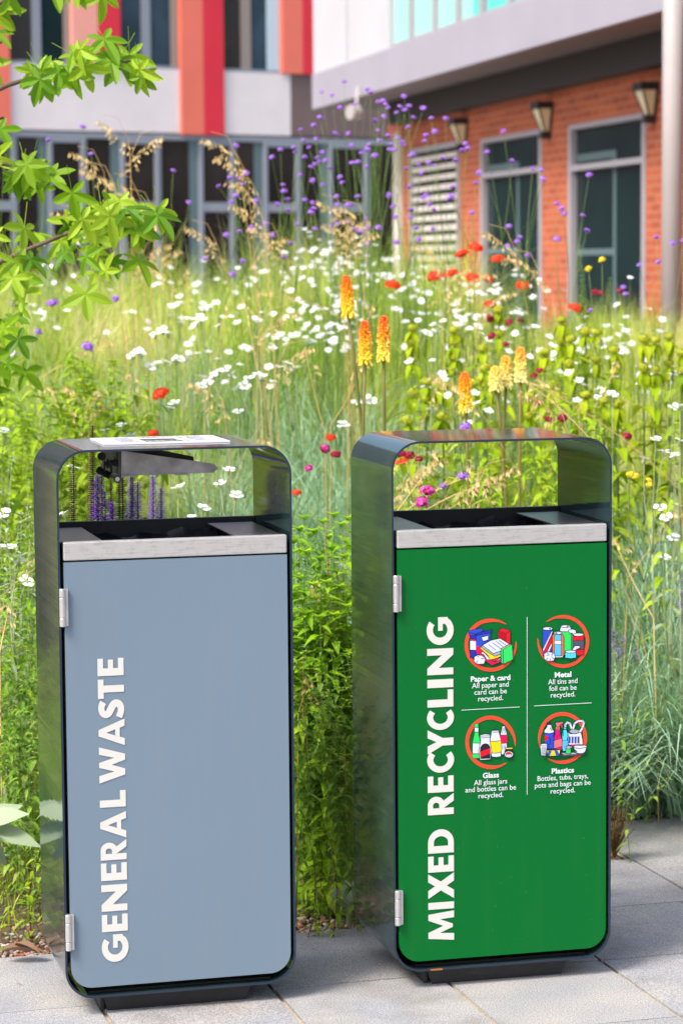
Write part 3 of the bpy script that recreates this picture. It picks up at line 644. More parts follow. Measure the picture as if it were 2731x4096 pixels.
# divider lines and captions
def c3(x, y): return (1750 + x / 2.24, 2400 + y / 2.24)
m = MB()
def dl(p0, p1, w):
    (ua, za), (ub, zb) = uz2(*c3(*p0), -.0012), uz2(*c3(*p1), -.0012); d_ = Vector((ub-ua, zb-za)).normalized() * w / 2; q_ = Vector((-d_.y, d_.x))
    m.poly([(ua+q_.x, -.0012, za+q_.y), (ub+q_.x, -.0012, zb+q_.y), (ub-q_.x, -.0012, zb-q_.y), (ua-q_.x, -.0012, za-q_.y)])
dl((799,152),(799,1745),.0013); dl((212,987),(733,958),.0013); dl((862,949),(1377,921),.0013)
m.build('divider_lines', P['text'], door2)
for (cx, cy, head, lines) in ((472,723,'Paper & card',['All paper and','card can be','recycled.']), (1120,690,'Metal',['All tins and','foil can be','recycled.']), (474,1592,'Glass',['All glass jars','and bottles can be','recycled.']), (1118,1550,'Plastics',['Bottles, tubs, trays,','pots and bags can be','recycled.'])):
    cap = None
    all_ = [(head, .00055)] + [(l, .00012) for l in lines]
    vs = []; fs = []
    for i, (tx, bold) in enumerate(all_):
        me = font_mesh(tx, .0168, bold)
        uc, zc = uz2(*c3(cx, cy + i * 59.5), -.0012)
        tv = [v.co.copy() for v in me.vertices]
        w_ = max(v.x for v in tv) - min(v.x for v in tv)
        want = {'Paper & card':356,'Metal':152,'Glass':146,'Plastics':205,'All paper and':330,'card can be':292,'recycled.':224,'All tins and':268,'foil can be':250,'All glass jars':300,'and bottles can be':458,'Bottles, tubs, trays,':463,'pots and bags can be':512}[tx] / 2.24 / 1690
        kx = want / w_; o_ = len(vs)
        vs += [(uc + v.x * kx, -.0013, zc + v.y) for v in tv]; fs += [tuple(j + o_ for j in pl_.vertices) for pl_ in me.polygons]
        bpy.data.meshes.remove(me)
    mm = MB(); mm.add(vs, fs); mm.build('caption', P['text'], door2)
#--PART2--
# ------------------------------------------------------------------ buildings
M['ltgrey'] = mat('pale_grey_cladding', (.72, .68, .68), .55, nscale=2, namt=.05)
M['browngrey'] = mat('brown_grey_surface', (.15, .105, .10), .6, nscale=2, namt=.1)
M['salmon'] = mat('salmon_panel', (.75, .17, .11), .5, nscale=1.5, namt=.05)
M['pinkpanel'] = mat('pale_salmon_panel', (.80, .34, .28), .5, nscale=1.5, namt=.05)
M['redpanel'] = mat('crimson_panel', (.66, .022, .045), .45, nscale=1.5, namt=.05)
M['frame'] = mat('grey_window_frame', (.25, .28, .33), .45)
M['tealframe'] = mat('grey_teal_margin', (.10, .16, .17), .4)
M['paleblue'] = mat('pale_blue_frame', (.48, .62, .70), .4)
M['dullframe'] = mat('dull_brown_frame', (.28, .24, .21), .5)
M['glassdark'] = mat('dark_window_glass', (.020, .015, .014), .10, 0, .5, nscale=.7, namt=.95)
M['glassblue'] = mat('blue_window_glass', (.025, .05, .075), .15, 0, .35, nscale=1.2, namt=.5)
M['glassgreen'] = mat('green_window_glass', (.006, .022, .024), .12, 0, .15, nscale=1.0, namt=.5)
M['white'] = mat('white_cladding', (.50, .515, .545), .45, nscale=1.2, namt=.04)
M['lavender'] = mat('lavender_grey_cladding', (.33, .32, .38), .5, nscale=1.5, namt=.05)
M['tealpanel'] = mat('turquoise_glazing', (.12, .60, .54), .25, 0, .5, nscale=1.5, namt=.08)
M['palepanel'] = mat('pale_mint_glazing', (.34, .66, .60), .25, 0, .5, nscale=1.5, namt=.05)
M['soffit'] = mat('grey_brown_soffit', (.20, .175, .175), .7, nscale=2, namt=.08)
M['beam'] = mat('dark_steel_beam', (.032, .028, .026), .6)
M['winframe'] = mat('pale_window_frame', (.34, .33, .36), .45)
M['lampbody'] = mat('black_lamp_body', (.02, .02, .022), .4)
M['lampglass'] = mat('cream_lamp_glass', (.80, .72, .46), .35, 0, .4)
M['louvre'] = mat('beige_louvre_slat', (.62, .58, .54), .55, nscale=6, namt=.08)
M['pole'] = mat('grey_painted_pole', (.36, .33, .33), .45, nscale=3, namt=.06)
M['basewall'] = mat('grey_green_low_wall', (.16, .20, .20), .7, nscale=4, namt=.15)
def brick_mat():
    m, nt, p = nm('orange_red_brick')
    tc = nt.nodes.new('ShaderNodeTexCoord'); sx = nt.nodes.new('ShaderNodeSeparateXYZ'); cx = nt.nodes.new('ShaderNodeCombineXYZ')
    nt.links.new(tc.outputs['Object'], sx.inputs[0]); nt.links.new(sx.outputs[0], cx.inputs[0]); nt.links.new(sx.outputs[2], cx.inputs[1])
    br = nt.nodes.new('ShaderNodeTexBrick'); br.inputs['Scale'].default_value = 1
    br.inputs['Brick Width'].default_value = .235; br.inputs['Row Height'].default_value = .078; br.inputs['Mortar Size'].default_value = .007
    br.inputs['Color1'].default_value = (.47, .105, .036, 1); br.inputs['Color2'].default_value = (.33, .066, .026, 1); br.inputs['Mortar'].default_value = (.42, .20, .12, 1)
    nt.links.new(cx.outputs[0], br.inputs['Vector']); nt.links.new(br.outputs[0], p.inputs['Base Color'])
    bp = nt.nodes.new('ShaderNodeBump'); bp.invert = True; bp.inputs['Strength'].default_value = .5; bp.inputs['Distance'].default_value = .01
    nt.links.new(br.outputs['Fac'], bp.inputs['Height']); nt.links.new(bp.outputs[0], p.inputs['Normal'])
    p.inputs['Roughness'].default_value = .85; return m
M['brick'] = brick_mat()

class Facade:
    def __init__(s, P0, ang, name, label, cat):
        s.o = Vector((P0[0], P0[1], 0)); s.a = Vector((math.cos(ang), math.sin(ang), 0)); s.n = Vector((-math.sin(ang), math.cos(ang), 0))
        s.root = empty(name, s.o, ang, label, cat)
    def tz(s, sx, sy, y=0.0):
        p = hit(sx, sy, s.o + s.n * y, s.n) - s.o
        return p.dot(s.a), p.z
    def box(s, name, mats, bx, parent=None, bevel=0):
        m = MB()
        for q in bx: m.box((q[0], q[4], q[2]), (q[1], q[5], q[3]), q[6] if len(q) > 6 else 0)
        return m.build(name, mats, parent or s.root, bevel=bevel)

# the far building with red and salmon strips: x grows to the right and away
OF = Facade(((700-1365.5)/F_PX*44, 44), R(32), 'office_building', 'grey building with red and salmon strips between its upper windows', 'building')
def X(cx, cy=450): return OF.tz(cx / 1.1479, cy / 1.1479)[0]
ZS = OF.tz(488, 270)[1]; ZB = OF.tz(723, 533)[1]; ZT = ZS + 3.4; ZF = 0
x0, x9 = X(-420), X(2100)
OF.box('structure_wall', [M['browngrey']], [(x0 - 14, x9 + 3, 0, ZT + 1.5, .35, 6)])
OF.box('cladding_band', [M['ltgrey'], M['browngrey']], [(x0, X(822), ZB, ZS, -.03, .34), (X(1020), X(1330), ZB, ZS, -.03, .34), (X(1331), x9, ZB, ZS, -.031, .34, 1), (x0, x9, ZT + .002, ZT + 1.4, -.03, .34)])  # band turns darker and browner at its right end
def strip(c0, c1, mm, z0): OF.box('colour_strip', mm, [(X(c0, 250 if z0 > ZB - .1 else 450) , X(c1, 250), z0, ZT, -.09, .33)])
OF.box('colour_strip', M['salmon'], [(X(-120), X(40), ZB - .02, ZT, -.09, .3)])
OF.box('colour_strip', M['pinkpanel'], [(X(328), X(445), ZS + .003, ZT, -.09, .3)])
OF.box('colour_strip', M['redpanel'], [(X(446), X(548), ZS + .003, ZT, -.091, .3)])
OF.box('colour_strip', M['salmon'], [(X(823), X(925), ZB - .02, ZT, -.09, .3)])
OF.box('colour_strip', M['redpanel'], [(X(926), X(1019), ZB - .02, ZT, -.091, .3)])
OF.box('colour_strip', M['salmon'], [(X(1288), X(1380), ZS + .003, ZT, -.09, .3)])
OF.box('colour_strip', M['redpanel'], [(X(1381), X(1475), ZS + .003, ZT, -.091, .3)])
def win(cols, z0, z1, sub='window'):
    """cols: (x0, x1, material key, protrusion) across one window"""
    w = OF.box('window', [M['frame']], [(X(cols[0][0]), X(cols[-1][1]), z0, z0 + .05, -.02, .33), (X(cols[0][0]), X(cols[-1][1]), z1 - .05, z1, -.02, .33)])
    for a_, b_, k_, y_ in cols:
        OF.box('pane' if 'glass' in k_ else 'frame', M[k_], [(X(a_), X(b_), z0 + .051, z1 - .051, y_, .325)], w)
    return w
win([(41,50,'dullframe',0),(50,155,'glassdark',.03),(156,195,'frame',0),(196,300,'glassgreen',.03),(301,327,'dullframe',0)], ZS + .004, ZT - .01)
win([(549,556,'dullframe',0),(557,655,'glassblue',.03),(656,696,'frame',0),(697,790,'glassblue',.03),(791,821,'dullframe',0)], ZS + .004, ZT - .01)
win([(1021,1030,'dullframe',0),(1031,1110,'glassdark',.03),(1111,1155,'dullframe',0),(1156,1230,'glassblue',.03),(1231,1286,'paleblue',0)], ZS + .004, ZT - .01)
win([(-420,-380,'frame',0),(-379,-125,'glassdark',.03)], ZS + .004, ZT - .01)
ZTR = OF.tz(505, 826)[1]; ZL = 1.2
def lowwin(c0, c1, teal, opener):
    w = OF.box('window', [M['frame']], [(X(c0), X(c1), ZB - .12, ZB - .03, -.02, .33), (X(c0), X(c0) + .05, ZL, ZB - .121, -.02, .33)])
    a_ = X(c0) + .051; b_ = X(c1) - (.17 if teal else .001)
    OF.box('pane', M['glassdark'], [(a_, b_, ZL + .01, ZB - .121, .03, .325)], w)
    if teal: OF.box('frame', M['tealframe'], [(b_ + .001, X(c1) - .001, ZL + .01, ZB - .121, .02, .325)], w)
    if opener:
        OF.box('sash', M['frame'], [(a_, b_, ZTR - .08, ZTR + .08, -.03, .029), (b_ - .055, b_ + .0, ZL + .01, ZB - .121, -.04, .029), (a_ - .04, a_ + .02, ZL + .01, ZB - .121, -.04, .029), (a_ + .031, b_ - .076, ZB - .2, ZB - .125, -.03, .029)], w)
for c0, c1, t_, op in ((-260,-60,1,0),(-60,60,0,1),(60,215,1,0),(215,380,0,1),(380,548,1,0),(548,722,0,1),(722,908,1,0),(908,1064,0,1),(1064,1205,1,0),(1205,1368,0,1),(1368,1505,1,0),(1505,1680,0,1),(1680,1850,1,0)):
    lowwin(c0, c1 - 1, t_, op)
OF.box('base_wall', M['basewall'], [(x0, x9, 0, ZL, -.25, .34)])

# brick wing with the pale upper floor hanging over it; x grows to the left and away
CW, DW = 8.16, R(90 + 13.3)
BW2 = Facade((CW - .2364 * 14, 14), DW, 'brick_building', 'orange brick wing with pale overhanging upper floor and turquoise glazing', 'building')
# here the room side of the wall is local -y, the courtyard side +y
def XB(cx, cy=650): return BW2.tz(1200 + cx / 1.0242, cy / 1.0242)[0]
def ZBk(cx, cy, y=0): return BW2.tz(1200 + cx / 1.0242, cy / 1.0242, y)[1]
XE = XB(418, 620); XN = -6.0
zso = ZBk(1480, 275) ; zlt = ZBk(740, 572); zw1 = ZBk(985, 535); zw2 = ZBk(1100, 515)
def brickwall():
    holes = [(XB(655, 700), XB(455, 700), .8, ZBk(455, 612)), (XB(990, 700), XB(740, 700), .6, zlt), (XB(1415, 700), XB(1100, 700), .6, zw2)]
    xs = sorted([XN] + [h for q in holes for h in q[:2]] + [XE]); bx = []
    for i in range(len(xs) - 1):
        h = [q for q in holes if abs(q[0] - xs[i]) < 1e-6]
        if h: bx += [(xs[i], xs[i+1], 0, h[0][2], -.35, 0), (xs[i], xs[i+1], h[0][3], zso + .3, -.35, 0)]
        else: bx.append((xs[i], xs[i+1], 0, zso + .3, -.35, 0))
    return holes, bx
holes, bx = brickwall()
BW2.box('brick_wall', M['brick'], bx)
# louvre panel
h = holes[0]; lv = BW2.box('louvre_panel', M['winframe'], [(h[0] - .0, h[0] + .07, h[2], h[3], -.1, .03), (h[1] - .07, h[1], h[2], h[3], -.1, .03), (h[0] + .071, h[1] - .071, h[3] - .06, h[3], -.1, .03)])
BW2.box('louvre_recess', M['black'], [(h[0], h[1], h[2], h[3], -.34, -.2)], lv)
m = MB(); z = h[3] - .10
while z > h[2]:
    m.add([(h[0]+.072, .02, z-.075), (h[1]-.072, .02, z-.075), (h[1]-.072, .02, z-.02), (h[0]+.072, .02, z-.02), (h[0]+.072, -.06, z-.0), (h[1]-.072, -.06, z-.0), (h[1]-.072, -.06, z-.055), (h[0]+.072, -.06, z-.055)], [(0,1,2,3),(3,2,5,4),(4,5,6,7),(7,6,1,0)]); z -= .118
m.build('slats', M['louvre'], lv)
# the two tall windows
for h, mid in ((holes[1], ZBk(745, 722)), (holes[2], ZBk(1115, 690))):
    f_ = .09
    w = BW2.box('window', M['winframe'], [(h[0], h[0] + f_, h[2], h[3] - .05, -.05, .012), (h[1] - f_, h[1], h[2], h[3] - .05, -.05, .012), (h[0], h[1], h[3] - .049, h[3], -.05, .012), (h[0] + f_ + .001, h[1] - f_ - .001, mid - .028, mid + .028, -.05, .012)])
    BW2.box('pane', M['glassgreen'], [(h[0] + f_, h[1] - f_, h[2], h[3] - .05, -.09, -.052)], w)
    # inner secondary frame and blind seen behind the glass line
    c_ = (h[0] + h[1]) / 2 - .12
    BW2.box('inner_frame', M['tealframe'], [(c_ - .035, c_ + .035, h[2], h[3] - f_ - .2, -.051, -.045), (c_ + .036, h[1] - f_ - .03, mid - .85, mid - .79, -.051, -.046), (c_ + .036, h[1] - f_ - .03, h[3] - f_ - .27, h[3] - f_ - .2, -.051, -.046)], w)
# overhang: soffit, face, glazing
YO = .72; zo = ZBk(1480, 63, YO); zo2 = ZBk(65, 440, YO); zo = (zo + zo2) / 2
XO = BW2.tz(1263.5, 429.6, YO)[0]
zc = (ZBk(90, 290, YO) + ZBk(960, 10, YO)) / 2
BW2.box('soffit', M['soffit'], [(XN, XO - .02, zo + .004, zo + .1, -.3, YO - .005)])
BW2.box('overhang_face', M['lavender'], [(XN, XO, zo, zc, YO - .004, YO + .05)])
BW2.box('overhang_end', M['lavender'], [(XO - .05, XO + .0, zo + .003, zc + 3.4, -6, YO - .006)])
BW2.box('dark_beam', M['beam'], [(XN, XE + .1, zso, zo + .003, .003, .16)])
BW2.box('upper_wall', M['white'], [(XN, XO - .052, zo + .102, zc + 3.4, -6, YO - .12)])
def XU(cx, cy=120): return BW2.tz(1200 + cx / 1.0242, cy / 1.0242, YO)[0]
BW2.box('white_panel', M['white'], [(XU(200, 200), XO, zc + .003, zc + 3.4, YO - .1, YO + .03)])
BW2.box('white_panel', M['white'], [(XU(374, 150), XU(206, 200) , zc + .003, zc + 3.4, YO - .1, YO + .03)])
gl = [(378,448,0),(462,545,1),(557,640,1),(656,700,1),(701,738,2),(757,852,2),(873,975,2),(992,1110,2),(1128,1270,2),(1290,1480,1)]
for a_, b_, k_ in gl:
    BW2.box('glazing_panel', M[['palepanel','palepanel','tealpanel'][k_]] if not (a_ in (378,)) else M['palepanel'], [(XU(b_, 60), XU(a_, 120), zc + .05, zc + 3.3, YO - .115, YO - .02)])
m_ = [(XU(b_ + 3, 60), XU(b_ + 15, 60)) for a_, b_, k_ in gl if a_ != 656]
BW2.box('mullion', M['winframe'], [(min(p_), max(p_), zc + .003, zc + 3.35, YO - .118, YO + .02) for p_ in m_] + [(XN, XU(376, 100) , zc + .003, zc + .045, YO - .119, YO + .01)])
# corner post and little camera under the overhang
BW2.box('corner_post', [M['louvre'], M['salmon']], [(XE + .01, XE + .30, 0, ZBk(400, 545), -.3, .04)])
BW2.box('corner_panel', M['salmon'], [(XE + .01, XE + .62, ZBk(400, 560), zo - .01, -.3, .03)])

# wall lamps: tapered half lanterns
def wall_lamp(cx, cyt, cyb, lab):
    x_ = XB(cx, (cyt + cyb) / 2); zt, zb_ = ZBk(cx, cyt), ZBk(cx, cyb)
    p = BW2.o + BW2.a * x_ + BW2.n * .0; r_ = empty('wall_lamp', (p.x, p.y, zb_), DW, lab, 'wall lamp', 'wall lamps along the brick wing')
    H = zt - zb_; W = .12
    m = MB(); m.box((-W, .003, H - .07), (W, .17, H)); m.box((-.05, .003, -.02), (.05, .10, .05))
    for s_ in (-1, 1):
        m.tube([(s_*W*.95, .155, H-.07), (s_*.045, .07, .05)], .009, 6); m.tube([(s_*W*.95, .02, H-.07), (s_*.045, .02, .05)], .009, 6)
    m.build('lamp_housing', M['lampbody'], r_)
    m = MB(); m.add([(-W*.9, .15, H-.071), (W*.9, .15, H-.071), (.04, .07, .051), (-.04, .07, .051), (-W*.9, .01, H-.071), (W*.9, .01, H-.071), (.04, .01, .051), (-.04, .01, .051)], [(0,3,2,1),(4,5,6,7),(0,1,5,4),(1,2,6,5),(2,3,7,6),(3,0,4,7)])
    m.build('lamp_glass', M['lampglass'], r_)
wall_lamp(676, 485, 610, 'cream glass wall lamp between the louvre and the narrower window')
wall_lamp(1022, 418, 560, 'cream glass wall lamp between the two brick wing windows')
wall_lamp(1450, 338, 495, 'cream glass wall lamp beside the tall grey pole')
# security camera under the overhang corner
pz = at(822, 258, 29.5)
r_ = empty('security_camera', pz, 0, 'small white security camera under the overhang corner', 'camera')
m = MB(); m.tube([(-.1, -.05, 0), (.0, .02, .0)], .09, 10); m.tube([(-.02, .0, .03), (.0, .1, .3)], .02, 6); m.build('camera_body', M['pole'], r_)
# pole
pp = at(1542, 611, 18); r_ = empty('steel_pole', (pp.x, pp.y, 0), 0, 'tall pale grey steel pole in front of the brick wing', 'pole')
m = MB(); m.tube([(0, 0, 0), (0, 0, 5.2)], .076, 24); m.build('post', M['pole'], r_, smooth=True)
m = MB(); m.tube([(0, 0, 0.001), (0, 0, .05)], .16, 24); m.build('base_plate', M['pole'], r_)
# ------------------------------------------------------------------ planting
G_MEAD = [(.12,.25,.01),(.25,.42,.015),(.38,.52,.03),(.50,.60,.08),(.58,.60,.18),(.74,.63,.30)]
M['meadow'] = leafmat('meadow_blade', G_MEAD, .3, objvar=False)
M['bluegrass'] = leafmat('blue_green_blade', [(.09,.20,.07),(.28,.48,.27),(.48,.70,.50),(.17,.34,.14),(.56,.62,.28)], .22)
M['lime'] = leafmat('lime_leaf', [(.13,.26,.01),(.28,.44,.015),(.40,.55,.03),(.22,.38,.02)], .35, .6, .15)
M['mint'] = leafmat('mint_leaf', [(.09,.23,.008),(.22,.42,.012),(.40,.60,.03)], .3, .5, .2)
M['small'] = leafmat('small_dark_leaf', [(.10,.22,.02),(.16,.32,.03),(.26,.42,.05),(.34,.40,.08)], .35)
M['sage'] = leafmat('sage_grey_leaf', [(.30,.40,.22),(.38,.47,.30),(.26,.36,.22)], .2, .8)
M['palestem'] = leafmat('pale_sage_stem', [(.30,.40,.20),(.40,.46,.28),(.24,.34,.14)], .2)
M['greenstem'] = leafmat('green_stem', [(.10,.20,.04),(.18,.28,.07)], .15)
M['brownstem'] = leafmat('brown_green_stem', [(.22,.14,.04),(.16,.17,.04),(.30,.17,.05)], .1)
M['redstem'] = leafmat('reddish_stem', [(.14,.04,.03),(.16,.08,.04)], .1)
M['gold'] = leafmat('golden_oat', [(.66,.46,.18),(.78,.60,.30),(.56,.38,.13),(.82,.68,.42)], .3)
M['petalw'] = leafmat('white_petal', [(.82,.84,.86),(.72,.76,.74)], .25)
M['petalr'] = leafmat('scarlet_petal', [(.75,.03,.008),(.85,.07,.01),(.6,.015,.01)], .25)
M['crimson'] = leafmat('crimson_petal', [(.22,.003,.02),(.34,.008,.04),(.15,.002,.02)], .15)
M['magenta'] = leafmat('magenta_petal', [(.62,.05,.30),(.42,.02,.18),(.75,.12,.5)], .2)
M['lilac'] = leafmat('lilac_floret', [(.34,.14,.68),(.44,.22,.76),(.26,.08,.52)], .25)
M['violet'] = leafmat('violet_floret', [(.13,.02,.36),(.20,.04,.50),(.08,.015,.20)], .15)
M['darkspent'] = leafmat('spent_floret', [(.05,.02,.02),(.10,.04,.045),(.035,.018,.04)], .1)
M['yellowf'] = leafmat('yellow_petal', [(.75,.55,.02),(.8,.65,.03)], .25)
M['olive'] = leafmat('olive_calyx', [(.30,.34,.01),(.40,.44,.02),(.24,.28,.01)], .2)
M['phleaf'] = leafmat('broad_green_leaf', [(.16,.27,.006),(.29,.41,.008),(.42,.52,.012),(.50,.57,.04)], .3, .6, .15)
M['maple'] = leafmat('star_leaf', [(.07,.19,.006),(.16,.34,.008),(.27,.45,.012),(.38,.54,.03),(.12,.28,.01)], .42, .45, objvar=False)
M['bark'] = mat('brown_bark', (.10,.065,.045), .85, nscale=30, namt=.4, bump=.8, bscale=60)
M['deadleaf'] = leafmat('dead_leaf', [(.16,.09,.05),(.22,.13,.08)], .1)
M['buff'] = leafmat('buff_seed_head', [(.50,.36,.20),(.60,.46,.28),(.38,.25,.12)], .2)
def poker_mat(name, top, mid, low):
    m, nt, p = nm(name)
    tc = nt.nodes.new('ShaderNodeTexCoord'); sx = nt.nodes.new('ShaderNodeSeparateXYZ'); nt.links.new(tc.outputs['Object'], sx.inputs[0])
    geo = nt.nodes.new('ShaderNodeNewGeometry'); mr = nt.nodes.new('ShaderNodeMapRange'); mr.inputs[1].default_value = 0; mr.inputs[2].default_value = .125
    nt.links.new(sx.outputs[2], mr.inputs[0])
    ad = nt.nodes.new('ShaderNodeMath'); ad.operation = 'MULTIPLY_ADD'; ad.inputs[1].default_value = .16
    nt.links.new(geo.outputs['Random Per Island'], ad.inputs[0]); nt.links.new(mr.outputs[0], ad.inputs[2])
    rp = nt.nodes.new('ShaderNodeValToRGB'); e = rp.color_ramp.elements; e.new(.5)
    for i, (q, c) in enumerate(((.12, low), (.55, mid), (1.0, top))): e[i].position = q; e[i].color = (*c, 1)
    nt.links.new(ad.outputs[0], rp.inputs[0]); nt.links.new(rp.outputs[0], p.inputs['Base Color']); p.inputs['Roughness'].default_value = .5
    return m
M['poker'] = poker_mat('poker_florets', (.85,.14,.02), (.92,.38,.01), (.90,.66,.04))
M['pokerp'] = poker_mat('pale_poker_florets', (.85,.30,.04), (.88,.55,.08), (.85,.76,.25))

def np_mesh(name, verts, quads, mats, midx=None):
    me = bpy.data.meshes.new(name); nv, nf = len(verts), len(quads)
    me.vertices.add(nv); me.vertices.foreach_set('co', np.asarray(verts, dtype=np.float32).ravel())
    me.loops.add(nf * 4); me.loops.foreach_set('vertex_index', np.asarray(quads, dtype=np.int32).ravel())
    me.polygons.add(nf); me.polygons.foreach_set('loop_start', np.arange(nf, dtype=np.int32) * 4)
    for m in (mats if isinstance(mats, (list, tuple)) else [mats]): me.materials.append(m)
    if midx is not None: me.polygons.foreach_set('material_index', np.asarray(midx, dtype=np.int32))
    me.update(calc_edges=True); return me
def blades(base, h, az, bend, w, seg=4, r=nr):
    """ribbons: base (N,3), height, azimuth of the lean, how far it arches, width"""
    N = len(base); t = np.linspace(0, 1, seg + 1)[None, :, None]
    d = np.stack([np.cos(az), np.sin(az), np.zeros(N)], 1)[:, None, :]; up = np.array([0, 0, 1.])[None, None, :]
    H = h[:, None, None]; B = bend[:, None, None]
    c = base[:, None, :] + H * (up * (t - .45 * B * t ** 2.4) + d * (B * t ** 1.8))
    sa = az + np.pi / 2 + r.normal(0, .6, N); s = np.stack([np.cos(sa), np.sin(sa), np.zeros(N)], 1)[:, None, :]
    ww = w[:, None, None] * .5 * (1 - t ** 2) ** .6 + .0002
    V = np.stack([c + s * ww, c - s * ww], 2).reshape(-1, 3)
    i = (np.arange(N) * (seg + 1) * 2)[:, None] + (np.arange(seg) * 2)[None, :]
    Q = np.stack([i, i + 1, i + 3, i + 2], -1).reshape(-1, 4)
    return V, Q
def okD(xd, D, pad=.06):
    while D < 9:
        p = at(xd, 611, D); n = BN.x*p.x + BN.y*p.y
        if n > bed_n(BA.x*p.x + BA.y*p.y) + pad: return D
        D += .03
    return D
def ground_pt(xd, D, yd=611):
    D = okD(xd, D); p = at(xd, yd, D); return Vector((p.x, p.y, soilz(p.x, p.y)))

# where each thing stands, said with landmarks of the view
def loc(xd, yd):
    if yd < 600:
        for a_, t_ in ((330, 'by the upper star-leaved branch'), (520, 'before the left ground-floor windows'), (725, 'before the middle ground-floor windows'), (930, 'before the corner of the buildings'), (1090, 'before the louvre panel'), (1290, 'before the narrower brick wing window'), (1500, 'before the wider brick wing window')):
            if xd < a_: return t_
        return 'beside the grey pole'
    if yd > 985:
        if xd < 85: return 'left of the grey bin'
        if xd < 670: return 'seen under the hood of the grey bin' if yd > 1020 else 'just above the grey bin hood'
        if xd < 805: return 'in the gap between the bins'
        if xd < 1403: return 'seen under the hood of the green bin' if yd > 1010 else 'just above the green bin hood'
        return 'right of the green bin'
    row = 'far back' if yd < 680 else 'upper meadow' if yd < 770 else 'middle meadow' if yd < 870 else 'lower meadow'
    for a_, t_ in ((120, 'at left edge'), (300, "over grey bin's left half"), (480, "over grey bin's plate"), (670, "over grey bin's right half"), (805, 'over the bin gap'), (1000, "over green bin's left half"), (1200, "over green bin's middle"), (1403, "over green bin's right half")):
        if xd < a_: return row + ', ' + t_
    return row + ', beyond green bin\'s right'
used = {}
WORDS = ['', 'second ', 'third ', 'fourth ', 'fifth ', 'sixth ', 'seventh ', 'eighth ', 'ninth ', 'tenth ']
NUM = ['no', 'one', 'two', 'three', 'four', 'five', 'six', 'seven', 'eight', 'nine', 'ten', 'eleven', 'twelve', 'thirteen', 'fourteen', 'fifteen', 'sixteen']
pending = []
def register(o, desc, where, cat, group, x):
    """labels are finished at the end: plants sharing words are told apart by their order from the left"""
    o['category'] = cat; o['group'] = group; pending.append((o, desc, where, x))
def finish_labels():
    d = {}
    for o, desc, where, x in pending: d.setdefault((desc, where), []).append((x, o))
    for (desc, where), L in d.items():
        L.sort(key=lambda q: q[0]); n = len(L)
        for i, (x, o) in enumerate(L):
            if n == 1: t = desc
            elif i == 0: t = 'leftmost ' + desc
            elif i == n - 1: t = 'rightmost ' + desc
            elif n == 3: t = 'middle ' + desc
            elif i < 10: t = WORDS[i] + 'from left ' + desc
            else: t = WORDS[min(9, n - 1 - i)] + 'from right ' + desc
            o['label'] = t + ' ' + where

# --- the uncountable fill of the meadow
def field(N, fx, fy, hf, wlo, whi, keep=None):
    D = nr.uniform(fy[0], fy[1], N) ; x = nr.uniform(fx[0], fx[1], N) * D
    y = D
    n = -math.sin(BYAW) * x + math.cos(BYAW) * y; u = math.cos(BYAW) * x + math.sin(BYAW) * y
    lim = np.where(u < 1.98, 5.96, np.where(u < 2.635, 6.44, 6.9)); ok = n > lim
    if keep is not None: ok &= keep(x, y, n)
    x, y, n = x[ok], y[ok], n[ok]; k = len(x)
    z = np.array([soilz(a, b) for a, b in zip(x, y)]) - .01
    h = hf(x, y, n) * nr.uniform(.55, 1.15, k)
    return blades(np.stack([x, y, z], 1), h, nr.uniform(0, 2*np.pi, k), nr.uniform(.08, .95, k), nr.uniform(wlo, whi, k))
patch = lambda x, y: .5 + .5 * np.sin(x * 4.1 + 1.3 * np.sin(y * 2.2)) * np.sin(y * 2.7 + 1.7 * np.sin(x * 3))
def hf1(x, y, n):
    far = np.clip((n - 6.2) / 3.0, 0, 1)
    h = (.16 + .45 * far + .16 * np.clip((y - 10.5) / 3, 0, 1)) * (.55 + .75 * patch(x, y))
    h = np.where((n < 7.4), h * np.clip((n - 5.7) / 1.5, .35, 1), h)
    return h * np.where((x / y > .05) & (y > 10.5), .52, 1.0)
def bluezone(x, y):
    X_ = x / y * 5761 + 784
    return ((X_ > 420) & (X_ < 940) & (y < 9.9) & (y > 6.7)) | ((X_ > 1395) & (y < 9.2))
V1, Q1 = field(95000, (-.165, .165), (6.0, 15.5), hf1, .0018, .0052, keep=lambda x, y, n: nr.rand(len(x)) < np.clip(.06 + (n - 6.1) * .4, 0, 1) * np.where(bluezone(x, y), .22, 1))
V2, Q2 = field(24000, (-.62, -.165), (5.9, 9.5), lambda x, y, n: hf1(x, y, n) * 1.3 + .2, .004, .009)
V3, Q3 = field(15000, (-.165, .165), (6.9, 15.0), lambda x, y, n: hf1(x, y, n) * 1.12, .002, .0042, keep=lambda x, y, n: nr.rand(len(x)) < np.where(bluezone(x, y), .15, 1) * np.where((x / y > .02) & (y < 10), 1, .55))
VV = [V1, V2, V3]; oo = [0, len(V1), len(V1) + len(V2)]; QQ = [Q1, Q2 + oo[1], Q3 + oo[2]]
M['palegrass'] = leafmat('pale_meadow_stem', [(.52,.60,.36),(.66,.66,.42),(.44,.56,.30),(.72,.60,.34)], .3, objvar=False)
tag(link('meadow_grass', np_mesh('meadow_grass', np.concatenate(VV), np.concatenate(QQ), [M['meadow'], M['palegrass']], [0] * (len(Q1) + len(Q2)) + [1] * len(Q3))), 'mixed green and straw coloured grass filling the planting bed', 'grass', kind='stuff')
